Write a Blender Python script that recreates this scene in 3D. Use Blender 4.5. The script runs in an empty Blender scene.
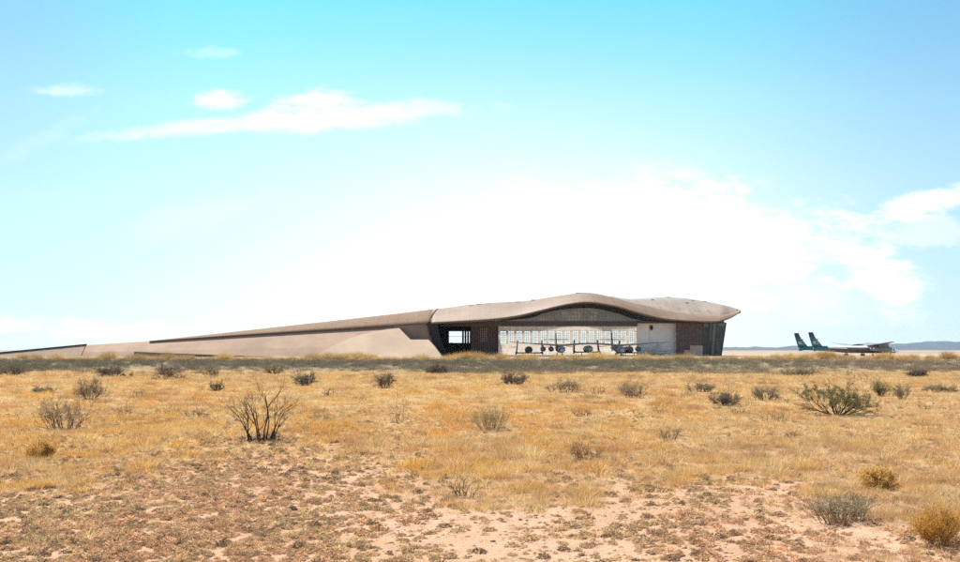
import bpy, bmesh, math, random
import numpy as np
from mathutils import Vector, Matrix

random.seed(7)
RNG = np.random.default_rng(12)
SC = bpy.context.scene
COL = SC.collection
F = 1029.0            # focal length in pixels of a 960 px wide frame
CAMZ = 1.7

# ---------------------------------------------------------------- helpers
def P(u, v, D):
    """point at distance D for photo position (u, v)"""
    return Vector(((u - 480.0) * D / F, D, CAMZ + (350.0 - v) * D / F))

def tag(o, label=None, cat=None, group=None, kind=None):
    if label: o['label'] = label
    if cat: o['category'] = cat
    if group: o['group'] = group
    if kind: o['kind'] = kind
    return o

def empty(name, loc=(0, 0, 0), rz=0.0):
    o = bpy.data.objects.new(name, None)
    o.empty_display_size = 0.2
    COL.objects.link(o)
    o.location = loc
    o.rotation_euler = (0, 0, rz)
    return o

def mesh_obj(name, verts, faces, mats, parent=None, smooth=False, mat_idx=None, link=True):
    me = bpy.data.meshes.new(name)
    me.from_pydata([tuple(v) for v in verts], [], faces)
    if not isinstance(mats, (list, tuple)): mats = [mats]
    for m in mats: me.materials.append(m)
    if mat_idx is not None:
        me.polygons.foreach_set('material_index', np.array(mat_idx, dtype=np.int32))
    if smooth:
        me.polygons.foreach_set('use_smooth', np.ones(len(me.polygons), dtype=bool))
    me.update()
    o = bpy.data.objects.new(name, me)
    if link: COL.objects.link(o)
    if parent is not None: o.parent = parent
    return o

class MB:
    """collects simple shapes into one mesh"""
    def __init__(s): s.v = []; s.f = []; s.mi = []; s.cur = 0
    def add(s, verts, faces):
        b = len(s.v)
        s.v += [tuple(x) for x in verts]
        s.f += [tuple(i + b for i in f) for f in faces]
        s.mi += [s.cur] * len(faces)
    def box(s, x0, x1, y0, y1, z0, z1):
        v = [(x0,y0,z0),(x1,y0,z0),(x1,y1,z0),(x0,y1,z0),(x0,y0,z1),(x1,y0,z1),(x1,y1,z1),(x0,y1,z1)]
        s.add(v, [(0,3,2,1),(4,5,6,7),(0,1,5,4),(1,2,6,5),(2,3,7,6),(3,0,4,7)])
    def prism(s, front, dy):
        """polygon front (list of 3d points, in a roughly constant y plane) extruded by dy"""
        n = len(front)
        back = [(p[0], p[1] + dy, p[2]) for p in front]
        fs = [tuple(range(n))[::-1], tuple(range(n, 2*n))]
        for i in range(n):
            j = (i + 1) % n
            fs.append((i, j, n + j, n + i))
        s.add([tuple(p) for p in front] + back, fs)
    def tube(s, pts, rad, seg=8, caps=True):
        pts = [Vector(p) for p in pts]
        if not isinstance(rad, (list, tuple)): rad = [rad] * len(pts)
        rings = []
        for i, p in enumerate(pts):
            if i == 0: d = pts[1] - pts[0]
            elif i == len(pts) - 1: d = pts[-1] - pts[-2]
            else: d = pts[i+1] - pts[i-1]
            d.normalize()
            a = Vector((0, 0, 1)) if abs(d.z) < .9 else Vector((1, 0, 0))
            u = d.cross(a).normalized(); w = d.cross(u).normalized()
            rings.append([p + (u*math.cos(2*math.pi*k/seg) + w*math.sin(2*math.pi*k/seg)) * rad[i] for k in range(seg)])
        vs = [q for r in rings for q in r]
        fs = []
        for i in range(len(pts) - 1):
            for k in range(seg):
                k2 = (k + 1) % seg
                fs.append((i*seg+k, i*seg+k2, (i+1)*seg+k2, (i+1)*seg+k))
        if caps:
            fs.append(tuple(range(seg))[::-1])
            fs.append(tuple((len(pts)-1)*seg + k for k in range(seg)))
        s.add(vs, fs)
    def grid(s, rows):
        """rows: list of rows of points"""
        n = len(rows[0])
        vs = [p for r in rows for p in r]
        fs = []
        for i in range(len(rows) - 1):
            for k in range(n - 1):
                fs.append((i*n+k, i*n+k+1, (i+1)*n+k+1, (i+1)*n+k))
        s.add(vs, fs)
    def build(s, name, mats, parent=None, smooth=False):
        return mesh_obj(name, s.v, s.f, mats, parent, smooth, s.mi)

def lerp_table(tab, x):
    xs = [t[0] for t in tab]; ys = [t[1] for t in tab]
    return float(np.interp(x, xs, ys))

def spline_table(tab, x):
    """monotone-ish cubic hermite through a table"""
    xs = [t[0] for t in tab]; ys = [t[1] for t in tab]
    n = len(xs)
    if x <= xs[0]: return ys[0]
    if x >= xs[-1]: return ys[-1]
    i = max(j for j in range(n - 1) if xs[j] <= x)
    def m(j):
        if j == 0: return (ys[1]-ys[0])/(xs[1]-xs[0])
        if j == n-1: return (ys[-1]-ys[-2])/(xs[-1]-xs[-2])
        return (ys[j+1]-ys[j-1])/(xs[j+1]-xs[j-1])
    h = xs[i+1]-xs[i]; t = (x-xs[i])/h
    return ((2*t**3-3*t**2+1)*ys[i] + (t**3-2*t**2+t)*h*m(i) + (-2*t**3+3*t**2)*ys[i+1] + (t**3-t**2)*h*m(i+1))

# value noise in numpy
_perm = np.random.default_rng(3).random((256, 256))
def vnoise(x, y):
    x = np.asarray(x, float); y = np.asarray(y, float)
    xi = np.floor(x).astype(int); yi = np.floor(y).astype(int)
    xf = x - xi; yf = y - yi
    xf = xf*xf*(3-2*xf); yf = yf*yf*(3-2*yf)
    g = lambda a, b: _perm[a % 256, b % 256]
    return (g(xi,yi)*(1-xf)+g(xi+1,yi)*xf)*(1-yf) + (g(xi,yi+1)*(1-xf)+g(xi+1,yi+1)*xf)*yf
def fbm(x, y, oct=3):
    s = 0; a = 1; t = 0
    for k in range(oct):
        s = s + a*vnoise(x*2**k + 17.3*k, y*2**k + 5.1*k); t += a; a *= .5
    return s/t
def sstep(a, b, x):
    t = np.clip((np.asarray(x, float)-a)/(b-a), 0, 1)
    return t*t*(3-2*t)

# ---------------------------------------------------------------- terrain height
def terrain(x, y):
    x = np.asarray(x, float); y = np.asarray(y, float)
    base = (fbm(x*.35, y*.35, 3)-.5)*.10 + (fbm(x*.07+9, y*.07, 2)-.5)*.16
    base = base * (1 - sstep(60, 150, y)) * sstep(-30, 0, y)
    foot = 73 + 3*(fbm(x*.04, y*0+2, 2)-.5)*2
    crest = .70*sstep(foot, 95, y)*(1 - sstep(104, 132, y))
    return base*(1-.8*sstep(70, 90, y)) + crest
def th(x, y): return float(terrain(x, y))

def ground_at(u, v):
    """ground point seen at photo position (u, v)"""
    D = CAMZ*F/(v-350.0)
    for _ in range(12):
        z = th((u-480)*D/F, D)
        D = .5*D + .5*(CAMZ - z)*F/(v-350.0)
    x = (u-480)*D/F
    return Vector((x, D, th(x, D)))

# ---------------------------------------------------------------- materials
def new_mat(name):
    m = bpy.data.materials.new(name); m.use_nodes = True
    nt = m.node_tree; nt.nodes.clear()
    out = nt.nodes.new('ShaderNodeOutputMaterial')
    return m, nt, out

def N(nt, t, **kw):
    n = nt.nodes.new(t)
    for k, v in kw.items(): setattr(n, k, v)
    return n

def mixc(nt, fac, a, b, blend='MIX'):
    n = N(nt, 'ShaderNodeMix', data_type='RGBA', blend_type=blend)
    for s, val in ((n.inputs[0], fac), (n.inputs[6], a), (n.inputs[7], b)):
        if isinstance(val, (int, float)): s.default_value = val
        elif isinstance(val, tuple): s.default_value = (*val[:3], 1)
        else: nt.links.new(val, s)
    return n.outputs[2]

def mth(nt, op, a, b=None, c=None, clamp=False):
    n = N(nt, 'ShaderNodeMath', operation=op, use_clamp=clamp)
    for i, val in enumerate((a, b, c)):
        if val is None: continue
        if isinstance(val, (int, float)): n.inputs[i].default_value = val
        else: nt.links.new(val, n.inputs[i])
    return n.outputs[0]

def mrange(nt, x, a, b, lo=0.0, hi=1.0):
    n = N(nt, 'ShaderNodeMapRange', interpolation_type='SMOOTHSTEP')
    nt.links.new(x, n.inputs[0])
    for i, val in zip((1, 2, 3, 4), (a, b, lo, hi)): n.inputs[i].default_value = val
    return n.outputs[0]

def noise(nt, vec, scale, detail=4, rough=.55):
    n = N(nt, 'ShaderNodeTexNoise')
    n.inputs['Scale'].default_value = scale; n.inputs['Detail'].default_value = detail
    n.inputs['Roughness'].default_value = rough
    if vec is not None: nt.links.new(vec, n.inputs['Vector'])
    return n.outputs['Fac']

def paint(name, col, rough=.6, var=.12, scale=1.5, metal=0.0, bump=0.0, col2=None):
    """a paint/plaster/metal with soft procedural wear"""
    m, nt, out = new_mat(name)
    b = N(nt, 'ShaderNodeBsdfPrincipled')
    tc = N(nt, 'ShaderNodeTexCoord')
    f = noise(nt, tc.outputs['Object'], scale, 5, .6)
    f = mrange(nt, f, .3, .7)
    dark = tuple(c*(1-var) for c in col) if col2 is None else col2
    c = mixc(nt, f, dark, tuple(min(1, c*(1+var*.5)) for c in col))
    nt.links.new(c, b.inputs['Base Color'])
    b.inputs['Roughness'].default_value = rough
    b.inputs['Metallic'].default_value = metal
    if bump:
        bp = N(nt, 'ShaderNodeBump'); bp.inputs['Strength'].default_value = bump
        nt.links.new(noise(nt, tc.outputs['Object'], scale*8, 4), bp.inputs['Height'])
        nt.links.new(bp.outputs[0], b.inputs['Normal'])
    nt.links.new(b.outputs[0], out.inputs[0])
    return m

def blade_mat(name, col=None, var=.35, transl=.35):
    """dry leaf: diffuse + translucent; colour from the instance tint or given"""
    m, nt, out = new_mat(name)
    geo = N(nt, 'ShaderNodeNewGeometry')
    if col is None:
        at = N(nt, 'ShaderNodeAttribute', attribute_type='INSTANCER', attribute_name='tint')
        c = at.outputs['Color']
    else:
        rgb = N(nt, 'ShaderNodeRGB'); rgb.outputs[0].default_value = (*col, 1); c = rgb.outputs[0]
    f = mrange(nt, geo.outputs['Random Per Island'], 0, 1, 1-var, 1+var*.6)
    hsv = N(nt, 'ShaderNodeHueSaturation')
    nt.links.new(c, hsv.inputs['Color']); nt.links.new(f, hsv.inputs['Value'])
    d = N(nt, 'ShaderNodeBsdfDiffuse'); t = N(nt, 'ShaderNodeBsdfTranslucent')
    nt.links.new(hsv.outputs[0], d.inputs[0]); nt.links.new(hsv.outputs[0], t.inputs[0])
    mx = N(nt, 'ShaderNodeMixShader'); mx.inputs[0].default_value = transl
    nt.links.new(d.outputs[0], mx.inputs[1]); nt.links.new(t.outputs[0], mx.inputs[2])
    nt.links.new(mx.outputs[0], out.inputs[0])
    return m

def ground_mat():
    m, nt, out = new_mat('desert_soil')
    geo = N(nt, 'ShaderNodeNewGeometry'); pos = geo.outputs['Position']
    sep = N(nt, 'ShaderNodeSeparateXYZ'); nt.links.new(pos, sep.inputs[0]); y = sep.outputs[1]
    n1 = noise(nt, pos, .35, 5, .6); n2 = noise(nt, pos, 3.0, 6, .65); n3 = noise(nt, pos, 22, 5, .7)
    n4 = noise(nt, pos, .06, 4, .6)
    soil = mixc(nt, mrange(nt, n1, .35, .65), (.43,.265,.16), (.50,.33,.22))
    soil = mixc(nt, mrange(nt, n2, .45, .75), soil, (.38,.235,.16))
    soil = mixc(nt, mrange(nt, n3, .52, .8), soil, (.30,.185,.125))
    litter = mixc(nt, mrange(nt, n1, .35, .65), (.42,.285,.145), (.42,.26,.12))
    litter = mixc(nt, mrange(nt, n3, .45, .7), litter, (.40,.27,.14))
    wob = mth(nt, 'ADD', y, mth(nt, 'MULTIPLY', mth(nt, 'SUBTRACT', n1, .5), 16.0))
    c = mixc(nt, mrange(nt, wob, 13, 20), soil, litter)
    band = mixc(nt, mrange(nt, n2, .4, .65), (.25,.195,.125), (.19,.155,.10))
    wob2 = mth(nt, 'ADD', y, mth(nt, 'MULTIPLY', mth(nt, 'SUBTRACT', n4, .5), 14.0))
    c = mixc(nt, mrange(nt, wob2, 73, 80), c, band)
    pale = mixc(nt, mrange(nt, n4, .35, .65), (.38,.28,.17), (.43,.32,.21))
    c = mixc(nt, mrange(nt, y, 94, 101), c, pale)
    far = mixc(nt, mrange(nt, noise(nt, pos, .004, 4), .4, .6), (.33,.25,.185), (.28,.21,.15))
    c = mixc(nt, mrange(nt, y, 160, 260), c, far)
    dist = mixc(nt, mrange(nt, noise(nt, pos, .0012, 4), .4, .6), (.20,.19,.14), (.30,.25,.18))
    c = mixc(nt, mrange(nt, y, 1400, 2600), c, dist)
    b = N(nt, 'ShaderNodeBsdfDiffuse'); nt.links.new(c, b.inputs[0])
    bp = N(nt, 'ShaderNodeBump'); bp.inputs['Strength'].default_value = .8; bp.inputs['Distance'].default_value = .05
    nt.links.new(mth(nt, 'ADD', n3, mth(nt, 'MULTIPLY', n2, 2.0)), bp.inputs['Height'])
    nt.links.new(bp.outputs[0], b.inputs['Normal'])
    nt.links.new(b.outputs[0], out.inputs[0])
    return m

# ---------------------------------------------------------------- ground sheet
def build_ground():
    def geo(a, b, n): return list(np.geomspace(a, b, n))
    pos = list(np.arange(0, 20, .5)) + list(np.arange(20, 120, 3)) + geo(120, 13000, 26)
    xs = np.array([-p for p in pos[:0:-1]] + pos)
    ys = np.array(list(np.arange(-150, -9, 20)) + list(np.arange(-8, 6, 1)) + list(np.arange(6, 30, .3)) + list(np.arange(30, 140, 1.2)) + geo(141, 13000, 40))
    X, Y = np.meshgrid(xs, ys)
    Z = terrain(X, Y)
    nx = len(xs); ny = len(ys)
    v = np.stack([X.ravel(), Y.ravel(), Z.ravel()], 1)
    i = np.arange(ny-1)[:, None]*nx + np.arange(nx-1)[None, :]
    f = np.stack([i, i+1, i+nx+1, i+nx], -1).reshape(-1, 4)
    o = mesh_obj('ground', v.tolist(), f.tolist(), ground_mat(), smooth=True)
    tag(o, kind='structure')
    return o

# ---------------------------------------------------------------- grass tuft templates
def blades(n, hmin, hmax, spread, lean, w, seg=3, droop=.25, rng=RNG, base=None):
    """fan of curved, tapering blades -> verts, faces (numpy)"""
    V = []; Fc = []
    for k in range(n):
        a = rng.random()*2*math.pi
        r = spread*math.sqrt(rng.random())
        a2 = a + rng.normal(0, .6)
        h = rng.uniform(hmin, hmax)*(1-.35*(r/max(spread,1e-6))**2)
        ln = lean*(.25+.75*rng.random())*(.4+.8*r/max(spread,1e-6))
        bx, by = r*math.cos(a), r*math.sin(a)
        dx, dy = math.cos(a2), math.sin(a2)
        tw = rng.random()*math.pi
        px, py = math.cos(tw), math.sin(tw)
        b = len(V)
        for i in range(seg+1):
            t = i/seg
            off = h*(ln*t + droop*ln*t*t*1.6)
            z = h*t*(1 - droop*ln*t*.8)
            ww = w*(1-t*.85)*.5
            x = bx+dx*off; y = by+dy*off
            if i < seg:
                V += [(x-px*ww, y-py*ww, z), (x+px*ww, y+py*ww, z)]
            else: V.append((x, y, z))
        for i in range(seg-1):
            Fc.append((b+2*i, b+2*i+1, b+2*i+3, b+2*i+2))
        Fc.append((b+2*seg-2, b+2*seg-1, b+2*seg))
    return V, Fc

def mound(n, r, h):
    V = []; Fc = []
    for k in range(n):
        a = RNG.random()*6.283; t = math.sqrt(RNG.random()); z = h*(1-t*t)*RNG.uniform(.45, 1.15)
        c = np.array((r*t*math.cos(a), r*t*math.sin(a), z))
        d1 = RNG.normal(0, 1, 3) + np.array((math.cos(a)*t, math.sin(a)*t, .9)); d2 = RNG.normal(0, 1, 3)
        d1 *= RNG.uniform(.009, .02)/np.linalg.norm(d1); d2 *= RNG.uniform(.004, .008)/np.linalg.norm(d2)
        b = len(V); V += [tuple(c-d1), tuple(c+d2), tuple(c+d1), tuple(c-d2)]; Fc.append((b, b+1, b+2, b+3))
    v2, f2 = blades(9, .03, .075, r*.8, .8, .004, seg=2)
    b = len(V); V += v2; Fc += [tuple(i+b for i in f) for f in f2]
    return V, Fc

def template(name, V, Fc, mat, smooth=False):
    return mesh_obj(name, V, Fc, mat, link=False, smooth=smooth)

def clod(r, rng):
    bm = bmesh.new()
    bmesh.ops.create_icosphere(bm, subdivisions=2, radius=r)
    off = rng.random(3)*50
    for v in bm.verts:
        d = v.co.normalized()
        k = .55 + 1.0*float(fbm(d.x*1.7+off[0]+d.z, d.y*1.7+off[1]-d.z, 3))
        v.co = Vector((d.x*r*k*1.2, d.y*r*k, d.z*r*k*.62 + r*.2))
    V = [tuple(v.co) for v in bm.verts]; Fc = [tuple(v.index for v in f.verts) for f in bm.faces]
    bm.free()
    return V, Fc

def scatter(name, templates, pts, idx, scl, rot, tint, label, kind='stuff', cat='grass'):
    """one object whose geometry nodes put plants on computed points"""
    coll = bpy.data.collections.new(name + '_kit')
    for t in templates: coll.objects.link(t)
    me = bpy.data.meshes.new(name)
    n = len(pts)
    me.vertices.add(n)
    me.vertices.foreach_set('co', np.asarray(pts, np.float32).ravel())
    a = me.attributes.new('pick', 'INT', 'POINT'); a.data.foreach_set('value', np.asarray(idx, np.int32))
    a = me.attributes.new('size', 'FLOAT_VECTOR', 'POINT'); a.data.foreach_set('vector', np.asarray(scl, np.float32).ravel())
    a = me.attributes.new('turn', 'FLOAT_VECTOR', 'POINT'); a.data.foreach_set('vector', np.asarray(rot, np.float32).ravel())
    a = me.attributes.new('tint', 'FLOAT_COLOR', 'POINT')
    tc = np.ones((n, 4), np.float32); tc[:, :3] = tint
    a.data.foreach_set('color', tc.ravel())
    o = bpy.data.objects.new(name, me); COL.objects.link(o)
    ng = bpy.data.node_groups.new(name + '_nodes', 'GeometryNodeTree')
    ng.interface.new_socket('Geometry', in_out='INPUT', socket_type='NodeSocketGeometry')
    ng.interface.new_socket('Geometry', in_out='OUTPUT', socket_type='NodeSocketGeometry')
    gi = ng.nodes.new('NodeGroupInput'); go = ng.nodes.new('NodeGroupOutput')
    ci = ng.nodes.new('GeometryNodeCollectionInfo'); ci.inputs['Collection'].default_value = coll
    ci.inputs['Separate Children'].default_value = True; ci.inputs['Reset Children'].default_value = True
    ip = ng.nodes.new('GeometryNodeInstanceOnPoints'); ip.inputs['Pick Instance'].default_value = True
    def na(nm, dt):
        q = ng.nodes.new('GeometryNodeInputNamedAttribute'); q.data_type = dt; q.inputs['Name'].default_value = nm
        return next(s for s in q.outputs if s.name == 'Attribute' and s.enabled)
    L = ng.links.new
    L(gi.outputs[0], ip.inputs['Points']); L(ci.outputs[0], ip.inputs['Instance'])
    L(na('pick', 'INT'), ip.inputs['Instance Index'])
    L(na('turn', 'FLOAT_VECTOR'), ip.inputs['Rotation'])
    L(na('size', 'FLOAT_VECTOR'), ip.inputs['Scale'])
    L(ip.outputs[0], go.inputs[0])
    mod = o.modifiers.new('scatter', 'NODES'); mod.node_group = ng
    tag(o, label, cat, kind=kind)
    return o

def sample_zone(y0, y1, dens, margin=4.0, power=1.0, ref=12.0, side=.53):
    """random points over the visible wedge: density dens*(ref/y)^power per square metre"""
    out = []
    edges = np.geomspace(y0, y1, 40)
    for a, b in zip(edges[:-1], edges[1:]):
        ym = .5*(a+b); w = side*ym + margin
        n = int(RNG.poisson(2*w*(b-a)*dens*(ref/ym)**power))
        out.append(np.stack([RNG.uniform(-w, w, n), RNG.uniform(a, b, n)], 1))
    return np.concatenate(out)

def uv_of(p):
    z = terrain(p[:,0], p[:,1])
    return 480+F*p[:,0]/p[:,1], 350+F*(CAMZ-z)/p[:,1], z

# dry-grass palette (real base colours)
STRAW = np.array((.67,.475,.215)); PALE = np.array((.71,.53,.285)); GOLD = np.array((.67,.385,.105))
ORANGE = np.array((.63,.30,.07)); RUST = np.array((.42,.215,.105)); FORB = np.array((.40,.285,.165))
SAGE = np.array((.215,.205,.125)); OLIVE = np.array((.24,.235,.11)); TAN = np.array((.61,.385,.20))

def cells(x, y, size, seed=0):
    """nearest jittered cell: distance (in cell units) and a random value per cell"""
    gx = x/size; gy = y/size; ix = np.floor(gx).astype(int); iy = np.floor(gy).astype(int)
    best = np.full(len(x), 9.0); bid = np.zeros(len(x)); hid = np.zeros(len(x))
    for ox in (-1, 0, 1):
        for oy in (-1, 0, 1):
            cx = ix+ox; cy = iy+oy
            jx = _perm[(cx*7+cy*31+seed) % 256, (cy*13+cx*3+17) % 256]; jy = _perm[(cx*11+5+seed) % 256, (cy*17+cx*29) % 256]
            rv = _perm[(cx*3+cy*5+99) % 256, (cy*23+cx*41+seed) % 256]; r2 = _perm[(cx*19+cy*7+9) % 256, (cy*3+cx*5+seed+50) % 256]
            d = np.hypot(gx-cx-jx, gy-cy-jy)
            m = d < best
            best = np.where(m, d, best); bid = np.where(m, rv, bid); hid = np.where(m, r2, hid)
    return best, bid, hid

def pick_tint(p):
    x, y = p[:,0], p[:,1]
    n = len(p)
    s = 1/np.maximum(1, y/22)           # patches grow with distance
    a = fbm(x*.45+3, y*.30+8, 3); b = fbm(x*.16+31, y*.13+4, 3); c = fbm(x*.9+60, y*.6+2, 2); e = fbm(x*.05+80, y*.05+12, 2)
    right = sstep(-2, 10, x*22/np.maximum(y, 8))
    col = np.tile(STRAW, (n, 1))
    def blend(w, tgt):
        nonlocal col
        w = np.clip(w, 0, 1)[:, None]
        col = col*(1-w) + tgt*w
    blend(sstep(.42, .58, a)*.9*(1-.35*right), GOLD)
    blend(sstep(.50, .66, b)*.55*(1-.45*right), ORANGE)
    blend(sstep(.53, .68, c)*.6, PALE)
    blend(sstep(.58, .72, fbm(x*.5+90, y*.4, 3))*.55, RUST)
    uu, vv, _z = uv_of(p)
    for (gu, gv, su, sv, am) in ((240,452,130,20,.7),(55,440,70,26,.6),(395,478,55,13,.8),(520,482,60,14,.75),(640,486,60,14,.35),(90,470,60,10,.4)):
        blend(am*np.exp(-((uu-gu)/su)**2 - ((vv-gv)/sv)**2)*(.6+.6*fbm(x*1.4+3, y*1.1, 2)), GOLD if am < .72 else np.array((.68,.41,.10)))
    blend(right*.40, TAN)
    blend(sstep(40, 66, y)*.45, np.array((.55,.40,.20)))
    f1, cid, ch = cells(x, y, .52); g1, gid, gh = cells(x+40, y, 1.15, 7)
    nearw = 1-sstep(18, 34, y); cc = cid*nearw + gid*(1-nearw)
    blend((cc < .22)*.55, PALE); blend((cc > .80)*.50, RUST); blend(((cc > .45) & (cc < .6))*.35, GOLD)
    blend(sstep(.45, .62, f1*nearw+g1*(1-nearw))*.45, np.array((.46,.28,.155)))
    col = col * (1 + RNG.normal(0, .14, (n, 1))) * (1 + RNG.normal(0, .03, (n, 3)))
    return np.clip(col, .02, .8)

def soil_mask(p):
    """0..1: bare-soil amount, before noise it follows the photograph's patches on the ground"""
    u, v, z = uv_of(p)
    line = 470 + 14*np.sin(u*.013+1) + 24*sstep(300, 480, u) - 8*sstep(600, 800, u)+ 42*sstep(740, 930, u)
    w = v - line + 60*(fbm(p[:,0]*.8, p[:,1]*.5+3, 3)-.5) + 34*(fbm(p[:,0]*2.4+7, p[:,1]*1.6, 2)-.5)
    near = sstep(-26, 30, w)
    return near

SHRUBS = [
    (262,441,82,72,'bare','bare branching desert shrub with dark upright limbs rising out of golden grass','bare_shrub'),
    (837,415,80,40,'green','large wide green bush with dark fanned stems, the greenest plant on the flat','creosote_bush'),
    (64,430,64,38,'sage','loose olive grey shrub with thin stems behind the small golden dome bush','shrub'),
    (90,400,38,24,'grey','dense dark grey shrub just behind the loose olive shrub','shrub'),
    (124,415,38,24,'twig','brownish twiggy shrub at the right foot of the dense dark grey shrub','shrub'),
    (166,380,31,19,'grey','compact grey shrub in front of the scrub band, left of the bare branching shrub','shrub'),
    (42,457,28,20,'gold','small round golden dome bush, lower left in the golden grass','golden_bush'),
    (490,430,46,31,'tuft','ragged grey green shrub standing alone in pale grass below the parked mothership','shrub'),
    (398,423,28,20,'twig','small brown twiggy shrub between the bare shrub and the ragged grey green shrub','shrub'),
    (635,398,34,19,'sage','dark green compact shrub in pale grass below the white hangar door','shrub'),
    (668,441,34,18,'twig','low brown twiggy shrub just right of the rust coloured shrub','shrub'),
    (585,459,44,27,'rust','soft rust coloured shrub in the middle of the dry grass','rust_shrub'),
    (466,497,40,28,'twig','thin wiry shrub nearest the pink bare soil, growing among golden grass','shrub'),
    (838,521,74,34,'sage','spreading grey green shrub beside the large amber bush near the camera','shrub'),
    (940,546,52,44,'amber','large glowing amber bush at the right edge near the camera','golden_bush'),
    (878,488,36,22,'gold','soft yellow bush behind the spreading grey green shrub','golden_bush'),
    (726,406,34,17,'grey','grey brown shrub left of the large wide green bush','shrub'),
    (775,422,36,17,'twig','brown twiggy shrub at the left foot of the large wide green bush','shrub'),
    (766,400,34,15,'sage','faded grey green shrub touching the left side of the large green bush','shrub'),
    (880,396,26,18,'green','small green shrub behind the right side of the large green bush','shrub'),
    (903,400,22,18,'sage','pale green shrub second to the right of the large green bush','shrub'),
    (925,410,22,14,'twig','thin brown shrub farthest right in the row beside the large green bush','shrub'),
    (940,392,34,9,'sage','flat green shrub low in the grass at the right edge','shrub'),
    (386,388,26,18,'grey','grey shrub standing against the scrub band below the dark hangar entrance','shrub'),
    (330,396,22,11,'twig','low dark twiggy shrub right of the bare branching shrub, farther off','shrub'),
    (305,386,26,16,'grey','grey shrub against the scrub band just right of the bare branching shrub','shrub'),
    (514,385,28,14,'grey','grey shrub below the left end of the mothership wing','shrub'),
    (562,392,46,15,'sage','long low grey green shrub below the spacecraft under the mothership','shrub'),
    (598,394,26,12,'twig','sparse shrub between the long low shrub and the dark green compact shrub','shrub'),
    (918,377,20,9,'grey','small dark shrub on pinkish ground far right below the parked jet','shrub'),
    (800,376,36,9,'sage','flat dark green shrub in the scrub band below the teal tails','shrub'),
    (44,393,24,8,'sage','flat green shrub low in pale grass at the left edge','shrub'),
    (112,377,30,13,'grey','grey shrub at the foot of the scrub band on the left','shrub'),
    (213,378,32,15,'sage','green grey shrub against the scrub band right of the compact grey shrub','shrub'),
    (217,391,18,12,'green','small light green shrub left of the bare branching shrub, farther off','shrub'),
    (14,376,30,14,'grey','wide grey shrub at the far left end of the scrub band','shrub'),
    (131,377,7,7,'green','tiny round green shrub at the foot of the scrub band','shrub'),
    (195,417,30,14,'twig','faint brown twiggy shrub midway between olive shrub and bare shrub','shrub'),
    (438,374,26,13,'grey','grey shrub in the scrub band below the louvred wall','shrub'),
    (584,416,26,12,'twig','faint pinkish twigs above the rust coloured shrub','shrub'),
    (793,438,30,11,'twig','low wiry shrub in orange grass below the large green bush','shrub'),
    (700,392,30,11,'sage','pale green shrub between dark green compact shrub and large green bush','shrub'),
    (275,374,26,11,'green','green shrub in the scrub band above the bare branching shrub','shrub'),
    ]
SHRUB_SPOTS = [q[:4] for q in SHRUBS]

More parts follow.
